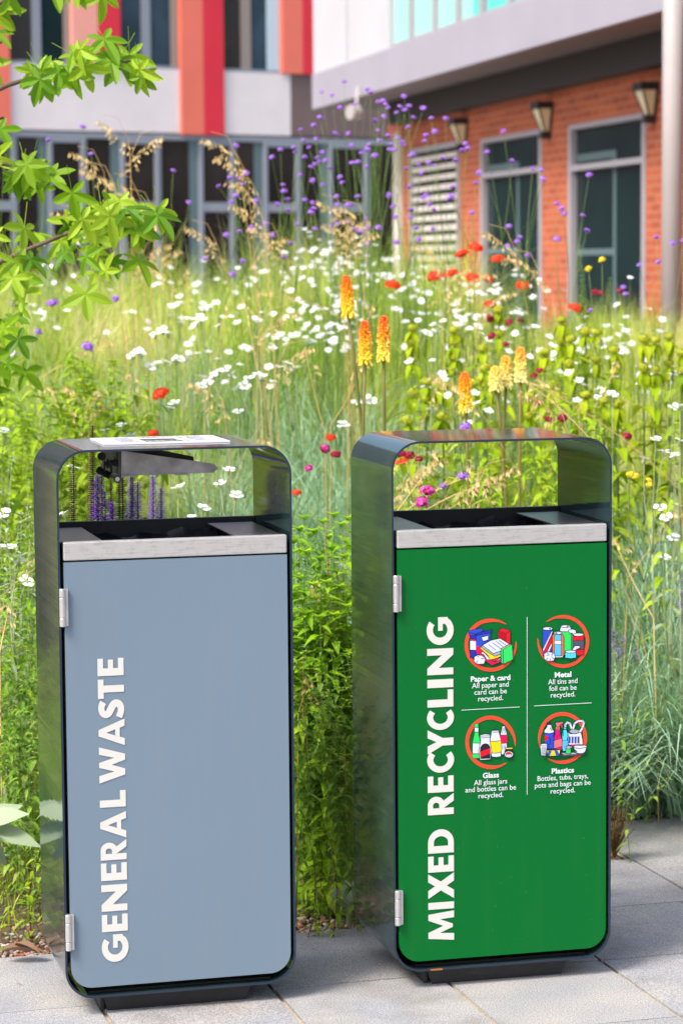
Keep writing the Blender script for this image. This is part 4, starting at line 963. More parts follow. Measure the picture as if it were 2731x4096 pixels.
# leafy undergrowth: tiny leaves over the soil
b = MB()
for i in range(9000):
    D = nr.uniform(6.0, 9.5); x = nr.uniform(-.165, .165) * D; n = BN.x * x + BN.y * D; u = BA.x * x + BA.y * D
    if n < bed_n(u) + .05 or rnd.random() > .15 + (n - bed_n(u)) * 2: continue
    z = soilz(x, D) + abs(nr.normal(0, .5)) * .18 * min(1, (n - bed_n(u)) * 1.6) + .004
    a_ = nr.uniform(0, 6.28); b.leaf((x, D, z), (math.cos(a_), math.sin(a_), nr.uniform(-.2, .6)), (0, 0, 1), nr.uniform(.012, .034), nr.uniform(.006, .016), .4, 2)
tag(b.build('ground_cover', M['small']), 'low leafy ground cover between the taller plants', 'ground cover', kind='stuff')

# --- flower head shapes (one mesh each, shared by all their copies)
def fl_campion(s):
    r = random.Random(s); m = MB(); R0 = .0185
    for k in range(5):
        a = 2*math.pi*k/5 + r.uniform(-.15, .15); d = Vector((math.cos(a), math.sin(a), r.uniform(-.1, .25))); q = Vector((-math.sin(a), math.cos(a), 0)); c = d * R0 * .25
        t = d * R0
        m.add([c, c + d*R0*.3 - q*R0*.33, t*.95 - q*R0*.45 + Vector((0,0,r.uniform(-.002,.002))), t*1.12, t*.95 + q*R0*.45, c + d*R0*.3 + q*R0*.33], [(0,1,2,3),(0,3,4,5)], 0)
    m.tube([(0,0,-.019),(0,0,-.013),(0,0,-.004),(0,0,.001)], [.002,.0045,.0045,.003], 6, 1)
    return m.mesh('flower_head', [M['petalw'], M['palestem']])
def fl_daisy(s):
    r = random.Random(s); m = MB()
    for k in range(9):
        a = 2*math.pi*k/9 + r.uniform(-.1, .1); d = Vector((math.cos(a), math.sin(a), r.uniform(.0, .3))); L = .017*r.uniform(.85, 1.1)
        q = Vector((-math.sin(a), math.cos(a), 0)); m.add([d*.003, d*L*.6 - q*.0042, d*L, d*L*.6 + q*.0042], [(0,1,2,3)], 0)
    m.ball((0,0,.002), .0055, 1, 6, 3, .5); return m.mesh('flower_head', [M['petalw'], M['petalw']])
def dome(name, mats, R0, n, size, s, flat=.6, up=.0, stem=None, closed=.45):
    r = random.Random(s); m = MB()
    for k in range(n):
        z = 1 - (k + .5) / n * (1 + closed) ; a = k * 2.39996; rr = math.sqrt(max(0, 1 - z*z))
        d = Vector((rr*math.cos(a), rr*math.sin(a), z)); c = Vector((d.x*R0, d.y*R0, d.z*R0*flat + up)) * r.uniform(.85, 1.08)
        o = d.orthogonal().normalized(); q = d.cross(o); ph = r.uniform(0, 6.28); sz = size*r.uniform(.75, 1.2)
        vs = [c + d*sz*.25]
        for j in range(5):
            w = ph + 2*math.pi*j/5; vs.append(c + (o*math.cos(w) + q*math.sin(w))*sz + d*sz*r.uniform(.0, .5))
        m.add(vs, [(0, 1+j, 1+(j+1) % 5) for j in range(5)], 0)
    m.ball((0, 0, up*.5), R0*.72, 1, 7, 4, flat)
    return m.mesh(name, mats)
FL = dict(campion=[fl_campion(i) for i in range(4)], daisy=[fl_daisy(i) for i in range(3)],
    verbena=[dome('flower_head', [M['lilac'], M['violet']], .0165, 22, .0048, i, .62, 0, None, .1) for i in range(3)],
    red=[dome('flower_head', [M['petalr'], M['petalr']], .026, 30, .0085, i, .5, 0, None, .15) for i in range(3)],
    crimson=[dome('flower_head', [M['crimson'], M['crimson']], .0125, 20, .0055, i, .75, 0, None, .3) for i in range(2)],
    magenta=[dome('flower_head', [M['magenta'], M['crimson']], .017, 24, .006, i, .8, 0, None, .2) for i in range(2)],
    lilacs=[dome('flower_head', [M['lilac'], M['violet']], .011, 18, .004, 5, .8, 0, None, .3)],
    yellow=[dome('flower_head', [M['yellowf'], M['olive']], .013, 16, .006, 5, .6, 0, None, .1)],
    whorl=[dome('flower_whorl', [M['olive'], M['olive']], .019, 44, .0052, i, .62, 0, None, .7) for i in range(3)])

def head(key, p, parent, scale=1.0, upv=None, name=None):
    me = rnd.choice(FL[key]); o = bpy.data.objects.new(name or me.name.split('.')[0], me); C.objects.link(o); o.parent = parent
    o.location = p; u_ = Vector(upv or (0,0,1)); u_ = (u_.normalized() + Vector((rnd.gauss(0,.22), rnd.gauss(0,.22) - (.5 if key == 'daisy' else .22), 0))).normalized()
    q = u_.to_track_quat('Z', 'Y'); q.rotate(Quaternion(u_, rnd.uniform(0, 6.28))); o.rotation_mode = 'QUATERNION'; o.rotation_quaternion = q
    o.scale = (scale,) * 3; return o
def curve_pts(a, b_, sag=0, n=7, wob=.0):
    a, b_ = Vector(a), Vector(b_); out = []
    w1 = Vector((rnd.gauss(0, wob), rnd.gauss(0, wob), 0))
    for i in range(n + 1):
        t = i / n; p = a.lerp(b_, t); hx = (b_ - a); hx.z = 0
        p += -hx * (sag * (t - t*t) * 1.0) + w1 * math.sin(math.pi * t); out.append(p)
    return out

def flower_plant(name, desc, cat, group, heads, D, key, stemmat, r0=.0022, scale=1.0, leafmat_=None, nleaf=8, leafL=.06, leafW=.016, spread=.3, fork=True, basex=None, opposite=False, stemname='stem'):
    """heads: picture points of the flower heads; all rise from one base"""
    D = okD(sum(x for x, y in heads)/len(heads), D)
    pts = [at(x, y, D + rnd.uniform(-spread, spread) * .3) for x, y in heads]
    mx = sum(p.x for p in pts) / len(pts); my = sum(p.y for p in pts) / len(pts)
    if basex is not None: mx = at(basex, 611, D).x
    base = Vector((mx + rnd.uniform(-.03, .03), my, soilz(mx, my)))
    root = empty(name, base, 0); m = MB(); lf = MB()
    top = max(p.z for p in pts) - base.z
    fk = Vector((0, 0, max(.05, (min(p.z for p in pts) - base.z) * rnd.uniform(.5, .8)))) + Vector(((sum(p.x for p in pts)/len(pts) - base.x) * .5, 0, 0))
    main = curve_pts((0,0,0), fk, .3, 6, .012)
    if len(pts) > 1 and fork: m.tube(main, [r0*1.3 - r0*.3*i/6 for i in range(7)], 5)
    for p in pts:
        q = p - base
        st = main[-1] if len(pts) > 1 and fork else Vector((rnd.uniform(-.01,.01), rnd.uniform(-.01,.01), 0))
        if fork and len(pts) > 4: st = main[rnd.randint(3, 6)]
        cp = curve_pts(st, q, .5 if len(pts) > 1 and fork else .35, 6, .018); k_ = len(cp)
        m.tube(cp, [r0*(1 - .5*i/(k_-1)) for i in range(k_)], 5)
        head(key, q, root, scale * rnd.uniform(.85, 1.15), (cp[-1] - cp[-2]))
    if leafmat_:
        for i in range(nleaf):
            t = rnd.random() * .9; j = int(t * 6); c = main[j].lerp(main[j+1], t*6 - j) if fork or True else None; a = rnd.uniform(0, 6.28)
            for a2 in ((a, a + math.pi) if opposite else (a,)):
                lf.leaf(c, (math.cos(a2), math.sin(a2), rnd.uniform(.2, .9)), (0,0,1), leafL*rnd.uniform(.7, 1.2), leafW*rnd.uniform(.8, 1.2), .4, 4)
        lf.build('leaves', leafmat_, root)
    m.build(stemname, stemmat, root, smooth=True)
    xs = sum(x for x, y in heads)/len(heads); ys = min(y for x, y in heads)
    dd = desc if '%' not in desc else desc % (NUM[len(heads)] if len(heads) < 17 else str(len(heads)))
    register(root, dd, loc(xs, ys), cat, group, xs)
    return root

def d4(x, y): return ((1300 + x/1.0957)/DS, (900 + y/1.0957)/DS)
def d5(x, y): return ((80 + x/1.3402)/DS, (1650 + y/1.3402)/DS)
def d6(x, y): return ((1350 + x/1.3635)/DS, (1650 + y/1.3635)/DS)
def dr(x, y): return ((2350 + x/1.307)/DS, (1700 + y/1.307)/DS)

# white rose campion
CG = 'white campion plants in the flower bed'
near = [([(45,1283),(62,1335),(20,1255)],6.7),([(8,1180),(-12,1130)],6.9),([(526,1078),(543,1137),(505,1110)],7.0),([(468,1166),(436,1190)],6.9),([(410,1118)],7.1),([(168,1073),(145,1179)],7.0),([(1505,1008),(1522,1036),(1478,1052)],7.2),([(1548,1045),(1560,1012)],7.3),([(1515,1165),(1528,1188),(1556,1160)],6.9),([(1524,1280),(1545,1235)],6.7),
 ([(355,768),(372,758),(385,765)],9.0),([(303,815),(318,806),(326,812)],8.8),([(345,842),(362,834),(380,830)],8.9),([(398,828),(412,824),(430,822)],9.0),([(502,852),(518,848),(530,858),(490,862)],8.8),([(478,878),(462,886),(470,868)],8.7),([(590,860),(572,868),(602,866)],8.9),([(548,890),(562,886)],8.8),([(645,842),(660,834),(678,842),(668,848)],8.9),([(400,925),(392,937)],8.2),([(547,945)],8.0),([(280,975),(300,1000)],7.9),([(470,708),(480,704)],10.3),([(416,740),(436,732),(452,742),(462,730)],9.6),([(240,988)],7.8),([(8,990),(15,1002)],7.8),
 ([(838,922),(820,924),(850,918)],8.4),([(788,975)],8.0),([(965,760),(980,765)],9.5),([(1000,760),(1010,752)],9.5),([(1545,935),(1560,930)],8.0),([(1405,905)],8.4),([(990,940)],8.2),([(1540,860),(1552,855)],8.6),([(20,812),(35,815),(28,806)],9.2),([(60,640),(72,700)],10.6)]
for hs, D in near:
    flower_plant('campion_plant', 'white campion with %s open ' + ('flower' if len(hs) == 1 else 'flowers'), 'campion', CG, hs, D, 'campion', M['palestem'], .0021, 1.12 if D > 8 else 1.0, M['sage'], 7, .07, .022)
# many small white flowers further off
SG = 'small white flowering plants in the upper meadow'
def mass(x0, x1, y0, y1, n, Dlo, Dhi, slope=0):
    for i in range(n):
        cx = rnd.uniform(x0, x1); cy = rnd.uniform(y0, y1) + slope*(cx - x0); k = rnd.randint(3, 7); D = Dlo + (Dhi - Dlo) * (1 - (cy - y0 - slope*(cx-x0)) / (y1 - y0))
        hs = [(cx + rnd.gauss(0, 34), cy + abs(rnd.gauss(0, 26)) * rnd.choice((-1, 1))) for _ in range(k)]
        flower_plant('white_daisy_plant', 'small white plant with %s blooms', 'daisy plant', SG, hs, D, 'daisy', M['greenstem'], .0016, 1.12, None)
mass(655, 900, 565, 780, 32, 10, 12.6); mass(900, 1260, 640, 770, 18, 9.8, 11.5); mass(90, 640, 610, 740, 13, 10, 12.5); mass(1260, 1560, 690, 960, 11, 8.8, 10.5); mass(930, 1400, 760, 960, 8, 8.2, 9.6); mass(400,760,740,860,7,9.2,10)

# tall verbena
VG = 'tall airy verbena stems rising over the meadow'
tops = [(735,270,11),(790,188,11.5),(850,212,11),(885,240,10.6),(928,222,11.2),(990,272,11),(1068,330,11.2),(1155,302,10.5),(1118,350,11),(690,298,11.4),(822,372,10.4),(905,345,10.8),(960,380,10.6),(775,470,10.4),(650,425,10.8),(565,398,10.6),(543,335,11.2),(398,392,10.8),(190,292,10.2),(112,322,10.4),(1278,468,10.2),(1352,402,10.3),(1222,388,10.4),(1168,520,9.6),(12,298,9.2),(1506,545,10),(610,515,10.2),(868,300,11.3),(940,430,10.3),(740,350,10.9),(30,700,9),(1040,430,10.5),(700,460,10.3),(845,520,10),(1430,660,9.6),(520,540,10)]
for (x, y, D) in tops:
    k = rnd.randint(5, 9) if 600 < x < 1010 else rnd.randint(2, 5)
    hs = [(x, y)] + [(x + rnd.gauss(0, 42), y + abs(rnd.gauss(20, 60))) for _ in range(k - 1)]
    flower_plant('verbena_plant', 'tall verbena with %s heads', 'verbena', VG, hs, D, 'verbena', M['greenstem'], .0015, .78, M['mint'], 5, .07, .012, spread=.8, basex=x + rnd.uniform(-90, 90))
for hs, D in (([d6(680,350)],6.75),([d6(577,403)],6.75),([d6(695,80)],7.2)):
    flower_plant('verbena_plant', 'slender verbena with one lilac flower head', 'verbena', VG, hs, D, 'verbena' if hs[0][0] > 1030 else 'lilacs', M['brownstem'], .0016, .95, None)
flower_plant('verbena_plant', 'verbena with lilac blue flower heads', 'verbena', VG, [(202,797)], 8.6, 'verbena', M['greenstem'], .0016, 1.2)
flower_plant('verbena_plant', 'verbena with lilac blue flower heads', 'verbena', VG, [(122,697)], 9.2, 'verbena', M['greenstem'], .0018, 1.3)
flower_plant('verbena_plant', 'verbena with lilac blue flower heads', 'verbena', VG, [(78,780),(266,687)], 9.2, 'lilacs', M['greenstem'], .0018, 1.2)

# scarlet campion and the dark scabious
RG = 'scarlet flowered campions'
for hs, D in (([d4(660,100),d4(600,128)],10.2),([d4(755,152)],10),([d4(480,225),d4(550,215)],10.2),([d4(645,235),d4(710,238)],10.1),([d4(295,264)],10.3),([d4(722,350)],9.8),([d4(1097,366)],9.8),([d4(865,267)],10.4),([d4(25,932)],7.9),([(370,905)],8.2),([(352,995)],7.7),([(680,1132)],7.1),([d4(322,1044),d4(346,1034)],7.6)):
    flower_plant('scarlet_campion', 'scarlet campion with %s domed ' + ('head' if len(hs) == 1 else 'heads'), 'scarlet campion', RG, hs, D, 'red', M['greenstem'], .0024, 1.0 if D > 8 else .62, M['mint'], 7, .07, .02)
KG = 'dark crimson scabious plants'
for hs, D in (([d4(730,487),d4(790,525)],9.2),([d4(725,418),d4(722,402)],9.6),([d4(855,420),d4(805,427)],9.8),([d4(915,662),d4(940,640)],8.5),([d4(935,780)],8.3),([d4(975,854),d4(1038,847)],7.9),([d4(1322,927)],7.5),([d4(332,1005),d4(370,1010),d4(410,1027)],7.4),([d4(0,982),d4(48,1008)],7.5),([d4(1180,295),d4(1205,300)],10.6),([d4(1290,290)],10.5)):
    flower_plant('scabious_plant', 'dark crimson scabious with %s round ' + ('head' if len(hs) == 1 else 'heads'), 'scabious', KG, hs, D, 'crimson', M['greenstem'], .0016, 1.05, None)
for hs, D in (([d6(492,432)],6.75),([d6(458,492)],6.7),([(709,1076)],6.9),([(748,1030)],7.2)):
    flower_plant('pink_flower_plant', 'magenta pink flower on a thin stem', 'pink', 'magenta pinks near the bins', hs, D, 'magenta', M['greenstem'], .0015, 1.15 if hs[0][0] > 900 else .6, None)
for hs in ([d4(1212,152)], [d4(1153,192)], [dr(220,258),dr(250,268)], [dr(318,290),dr(320,314)]):
    flower_plant('yellow_flower_plant', 'small yellow flower on a green stem', 'yellow flower', 'small yellow flowers', hs, 9.4 if hs[0][1] < 800 else 7.4, 'yellow', M['greenstem'], .002, .8 if hs[0][1] < 800 else .8, None)

# red hot pokers
def poker(tx, ty, bx_, by_, fx, D, mm, lab, frac=1.0):
    t, b_ = at(tx, ty, D), at(bx_, by_, D); foot = ground_pt(fx, D)
    root = empty('red_hot_poker', foot, 0, lab, 'poker flower', 'red hot pokers above the bins')
    L = (t - b_).length; m = MB(); rr = random.Random(int(tx)); rows = int(15 * frac) + 2
    for i in range(rows):
        f = i / (rows - 1); z = L * f; rad = .0135 * (1 - f**3) ** .5 + .002 + rr.uniform(-.001, .001)
        for j in range(14):
            a = 2*math.pi*(j + .5*(i % 2))/14 + rr.uniform(-.22, .22); d = Vector((math.cos(a), math.sin(a), 0))
            dn = .35 + .9*(1-f); ln = .025 * (1 - .5*f) * rr.uniform(.7, 1.2)
            p0 = d*rad*.5 + Vector((0,0,z)); dirv = (d*.75 + Vector((0,0,-dn))).normalized(); p1 = p0 + dirv*ln
            q = dirv.orthogonal().normalized()*.0028; w = dirv.cross(q)
            m.add([p0+q*.6, p0+w*.6, p0-q*.6, p0-w*.6, p1+q, p1+w, p1-q, p1-w], [(0,1,5,4),(1,2,6,5),(2,3,7,6),(3,0,4,7),(4,5,6,7)])
    m.tube([(0,0,-.002),(0,0,L*.5),(0,0,L)], [.006,.006,.003], 7)
    o = m.build('flower_spike', mm, root); o.location = b_ - foot; o.rotation_mode = 'QUATERNION'; o.rotation_quaternion = (t - b_).to_track_quat('Z', 'Y')
    s = MB(); s.tube(curve_pts((0,0,0), b_ - foot, .4, 8, .02), [.0055]*4 + [.005]*5, 8); s.build('stem', M['brownstem'], root, smooth=True)
    lv = MB()
    V, Q = blades(np.zeros((26, 3)), nr.uniform(.35, .6, 26), nr.uniform(0, 6.28, 26), nr.uniform(.3, .9, 26), nr.uniform(.010, .018, 26), 6)
    link('leaves', np_mesh('leaves', V, Q, M['lime']), root)
    return root
poker(*d4(92,222), *d4(100,378), 862, 7.7, M['poker'], 'tallest orange poker flower, standing left of the other two in its trio')
poker(*d4(172,420), *d4(176,582), 865, 7.7, M['poker'], 'orange poker flower in the middle of the trio of three')
poker(*d4(258,398), *d4(256,572), 908, 7.7, M['poker'], 'orange poker flower at the right of the trio of three')
poker(*d4(610,645), *d4(614,790), 1078, 7.6, M['poker'], 'single orange poker flower low above the green bin hood')
poker(*d4(855,535), *d4(856,668), 1200, 8.0, M['pokerp'], 'pale orange poker flower, the right one of the faded pokers')
poker(*d4(790,572), *d4(792,690), 1160, 8.1, M['pokerp'], 'faded yellow poker flower between two other faded pokers')
poker(*d4(742,618), *d4(748,700), 1145, 8.05, M['pokerp'], 'small faded yellow poker flower, the left one of the faded pokers')

# jerusalem sage with stacked whorls
PG = 'sage plants with stacked olive whorls'
knobs = [[(382,450),(380,512),(385,590)],[(565,460),(570,515),(575,577)],[(760,370),(762,475)],[(1035,415),(1037,505)],[(1075,500)],[(1140,465),(1142,580)],[(1185,470),(1195,590)],[(1265,545),(1285,648)],[(1068,605),(1042,655)],[(1395,500),(1395,625)],[(1445,505),(1447,635)],[(1505,490),(1500,605)],[(700,625),(702,700)],[(385,735)],[(515,705),(525,840)],[(895,752),(890,830)],[(1140,745)],[(1222,770)],[(1282,780)],[(690,540)],[(1560,560),(1555,640)],[(655,690)],[(440,690),(435,760)],[(360,860)],[(960,560)],[(1000,700)]]
for ks in knobs:
    hs = [d4(*k) for k in ks]; D = 9.6 - (hs[0][1] - 700) / 200; D = max(8.2, D)
    t = at(*hs[0], D); foot = Vector((t.x, t.y, soilz(t.x, t.y))); H = t.z - foot.z
    root = empty('sage_plant', foot); m = MB(); m.tube([(0,0,0),(.004,0,H*.5),(0,0,H)], [.0045,.004,.003], 6); m.build('stem', M['greenstem'], root, smooth=True)
    lf = MB()
    for i, k in enumerate(hs):
        z = at(*k, D).z - foot.z; head('whorl', (0, 0, z), root, rnd.uniform(.95, 1.2), (0,0,8))
        a0 = rnd.uniform(0, 3.14)
        for a in (a0, a0 + math.pi, a0 + 1.5, a0 + 4.6):
            lf.leaf((0, 0, z - .012), (math.cos(a), math.sin(a), -.5 - rnd.random()), (math.cos(a),math.sin(a),1), rnd.uniform(.04, .085) , rnd.uniform(.022, .036), .5, 5)
    z = at(*hs[-1], D).z - foot.z - .07
    while z > .05:
        a0 = rnd.uniform(0, 3.14); g_ = 1 - z / max(H, .1)
        for a in (a0, a0 + math.pi): lf.leaf((0, 0, z), (math.cos(a), math.sin(a), .35), (0,0,1), .08 + .07*g_, .038 + .03*g_, .85, 5)
        z -= rnd.uniform(.06, .09)
    lf.build('leaves', M['phleaf'], root)
    register(root, 'sage with %s olive %s' % (NUM[len(ks)], 'whorl' if len(ks) == 1 else 'whorls'), loc(*hs[0]), 'sage', PG, hs[0][0])

# salvia spikes seen under the grey hood
SV = 'dark salvia spikes behind the grey bin'
def spike(cx, y0, y1, D, mm, lab, dx=0, wid=.0075, fy=None):
    t, b_ = at(*d5(cx + dx, y0), D), at(*d5(cx, y1), D); foot = Vector((b_.x, b_.y, soilz(b_.x, b_.y)))
    root = empty('salvia_spike', foot, 0, lab, 'salvia', SV); m = MB(); L = (t - b_).length; n_ = max(4, int(L / .0055)); rr = random.Random(cx)
    for i in range(n_):
        f = i / n_; p = (b_ - foot).lerp(t - foot, f); w = wid * (1 - .55*f)
        for j in range(6):
            a = 1.05*j + i*.5; d = Vector((math.cos(a), math.sin(a), .7)); m.leaf(p + d*.001, d, (-d.x,-d.y,1), w*rr.uniform(1.5, 2.3), .013, .5, 2)
    m.build('flower_spike', mm, root)
    s = MB(); s.tube(curve_pts((0,0,0), t - foot, .1, 5), .0014, 5); s.build('stem', M['redstem'], root)
    lf = MB()
    for i in range(12):
        a = rnd.uniform(0, 6.28); lf.leaf((0,0,rnd.uniform(.02, .35)), (math.cos(a), math.sin(a), .4), (0,0,1), .045, .014, .4, 4)
    lf.build('leaves', M['mint'], root)
spike(283, 222, 640, 6.41, M['darkspent'], 'spent brown salvia spike nearest the left side of the grey hood', 4)
spike(383, 68, 640, 6.42, M['darkspent'], 'tallest salvia spike, its violet tip above the grey bin hood', 8)
spike(415, 335, 640, 6.38, M['violet'], 'bright violet salvia spike left of the hanging tray bracket', 4, .011)
spike(444, 270, 640, 7.0, M['darkspent'], 'thin spent salvia spike behind the tray\'s pivot rod', -6, .006)
spike(455, 425, 640, 6.39, M['violet'], 'short purple salvia spike right beneath the tray bracket', 2, .009)
spike(490, 350, 640, 7.0, M['darkspent'], 'brown salvia spike just left of the pair of reddish ones', -2)
spike(497, 478, 640, 6.38, M['violet'], 'lowest bright violet salvia spike under the tray bracket', 0, .010)
spike(532, 350, 640, 6.41, M['darkspent'], 'reddish brown salvia spike under the left end of the hanging tray', 0)
spike(549, 345, 640, 6.42, M['darkspent'], 'reddish brown salvia spike under the tray, right of its twin', 2)
spike(590, 335, 640, 6.41, M['violet'], 'dark violet salvia spike under the middle of the hanging tray', 6, .008)
spike(605, 350, 640, 6.43, M['darkspent'], 'dark salvia spike close behind the one under the tray middle', 0, .007)
spike(632, 372, 640, 6.41, M['violet'], 'slim violet salvia spike right of the pair under the tray middle', 0, .009)
spike(712, 335, 640, 6.53, M['lilac'], 'pale lilac salvia spike touching the tray\'s lower edge', 2, .009)
spike(757, 405, 640, 6.53, M['violet'], 'rightmost purple salvia spike under the grey hood', 0, .009)
spike(672, 560, 660, 6.41, M['darkspent'], 'stubby spent salvia spike just over the grey bin rear rim', 0, .009)

# golden oat grass with nodding plumes
def plume(m, tip, back, n=24):
    """m: mesh; from back along to tip with hanging spikelets"""
    for i in range(n):
        f = i / n; p = back.lerp(tip, f) + Vector((0, 0, .03 * math.sin(f * 3.0)))
        a = rnd.uniform(0, 6.28); ln = .045 * (1 - .6*f) * rnd.uniform(.4, 1)
        d = Vector((math.cos(a), math.sin(a), -.2)).normalized(); e = p + d * ln
        m.tube([p, p + d*ln*.6 + Vector((0,0,.006)), e], [.0006, .0005, .0004], 3, cap=False)
        for k in range(3):
            q = p.lerp(e, .5 + .25*k); m.leaf(q, (d.x*.5 + rnd.gauss(0,.2), d.y*.5, -.9), (0,1,0), rnd.uniform(.012, .021), .0042, .2, 2)
GG = 'tufts of golden oat grass with nodding plumes'
def oat(basex, D, tips, lab, nb=260, curl=1):
    foot = ground_pt(basex, D); root = empty('golden_oat_tuft', foot, 0, lab, 'oat grass', GG)
    for (tx, ty) in tips:
        t = at(tx, ty, D + rnd.uniform(-.2, .2)) - foot; s = MB(); st = Vector((rnd.uniform(-.04, .04), rnd.uniform(-.04, .04), 0))
        side = -1 if tx < basex else 1
        elbow = Vector((t.x - side*.10*curl, t.y, t.z - .10)); cp = curve_pts(st, elbow, .5, 8)
        cp += [elbow.lerp(t, .5) + Vector((-side*.01, 0, .035)), t]
        s.tube(cp, [.002 - .0012*i/10 for i in range(11)], 5); s.build('stem', M['gold'], root, smooth=True)
        m = MB(); plume(m, t + Vector((side*.03, 0, -.03)), elbow - Vector((0, 0, .05))); m.build('plume', M['gold'], root)
    V, Q = blades(nr.normal(0, .04, (nb, 3)) * [1, 1, 0], nr.uniform(.3, .62, nb), nr.uniform(0, 6.28, nb), nr.uniform(.3, 1.1, nb), nr.uniform(.0018, .0035, nb), 6)
    link('leaves', np_mesh('leaves', V, Q, M['meadow']), root)
oat(330, 9.4, [(178,335),(205,372),(262,398),(295,432),(360,298),(235,262),(140,470)], 'golden oat grass tuft behind the star-leaved branches, before the left windows')
oat(640, 9.6, [(485,303),(508,345),(538,402),(548,455),(590,505),(440,505),(640,530)], 'golden oat grass tuft with most plumes, before the middle ground-floor windows')
oat(800, 9.9, [(738,446),(788,460),(828,492),(852,520),(760,500)], 'golden oat grass tuft before the dark corner between the buildings')
oat(1290, 9.3, [(1180,572),(1122,515)], 'golden oat grass tuft before the narrower brick wing window')
oat(1050, 9.4, [(1070,600),(1110,612),(1160,655),(965,545)], 'golden oat grass tuft below the louvre panel among the scarlet heads')
oat(370, 10.6, [(372,548),(400,560),(340,590)], 'short golden oat grass tuft right of the big star-leaved branch')
oat(1470, 7.6, [(1010,842),(1215,880)], 'golden oat grass at the right, its long stems leaning left over the meadow', 120)
oat(880, 7.2, [d6(540,205), d6(450,250), d6(930,250), d6(750,330)], 'golden oat grass seen under the hood of the green bin', 90)
oat(560, 8.4, [(700,780),(660,700),(445,860)], 'thin golden oat grass above the right half of the grey bin', 120)
oat(230, 8.6, [(95,860),(160,870),(250,905)], 'thin golden oat grass above the left half of the grey bin', 120)

# blue oat grass tussocks
protos = []
for k in range(4):
    n = 820; V, Q = blades(nr.normal(0, .05, (n, 3)) * [1, 1, 0], nr.uniform(.35, .85, n), nr.uniform(0, 6.28, n), nr.uniform(.35, 1.4, n), nr.uniform(.0026, .0052, n), 8)
    protos.append(np_mesh('blades', V, Q, M['bluegrass']))
TG = 'blue green grass tussocks'
for i, (xd, D, s) in enumerate([(770,9.3,1.1),(850,9.9,1.15),(690,8.6,.95),(620,8.1,.9),(520,8.4,.9),(905,8.6,.95),(960,8.0,.8),(455,7.7,.8),(590,7.5,.8),(720,7.6,.85),(650,7.1,.62),(1480,8.35,1.2),(1545,8.0,1.15),(1440,8.9,1.0),(1500,7.6,.85),(1425,7.15,.62),(1565,7.0,.8),(1100,7.5,.7),(1235,7.5,.7),(330,7.6,.75),(100,10.4,.9),(250,10.8,.9),(400,11.4,.95),(1330,7.6,.7),(800,7.9,.85),(560,7.0,.55),(30,7.9,.6),(1180,9.2,.8),(1360,9.6,.8),(560,11,.9),(1010,11.4,.8),(480,9.3,1.0),(560,8.9,.95),(640,9.2,1.0),(700,7.9,.85),(760,8.4,.9),(830,8.8,.95),(520,7.6,.75),(880,7.5,.7),(680,10.2,1.0),(780,10.6,1.0),(430,8.3,.85),(1420,8.0,.9),(1565,8.7,1.0),(1515,9.2,.9),(610,6.95,.6),(750,7.05,.62),(930,9.3,.9),(1435,7.35,.85),(1490,7.65,.95),(1560,7.5,.95),(1450,7.9,1.05),(1530,8.3,1.1)]):
    me = protos[i % 4]; o = link('blue_grass_tussock', me); p = ground_pt(xd, D); o.location = p; o.scale = (s,)*3; o.rotation_euler = (0, 0, rnd.uniform(0, 6.28))
    yt = 611 - (p.z + .55*s - CAMZ) / D * 5761
    register(o, 'fine blue green grass tussock', loc(xd, yt), 'grass tussock', TG, xd)
# broad strappy tussock at the right edge
n = 190; V, Q = blades(nr.normal(0, .05, (n, 3)) * [1, 1, 0], nr.uniform(.28, .62, n), nr.uniform(2.0, 4.4, n), nr.uniform(.8, 1.6, n), nr.uniform(.005, .010, n), 10)
o = link('strappy_tussock', np_mesh('strappy_tussock', V, Q, M['bluegrass'])); o.location = ground_pt(1590, 7.3) + Vector((0, 0, .02)); tag(o, 'strappy green tussock arching in over the paving from the right edge', 'tussock')

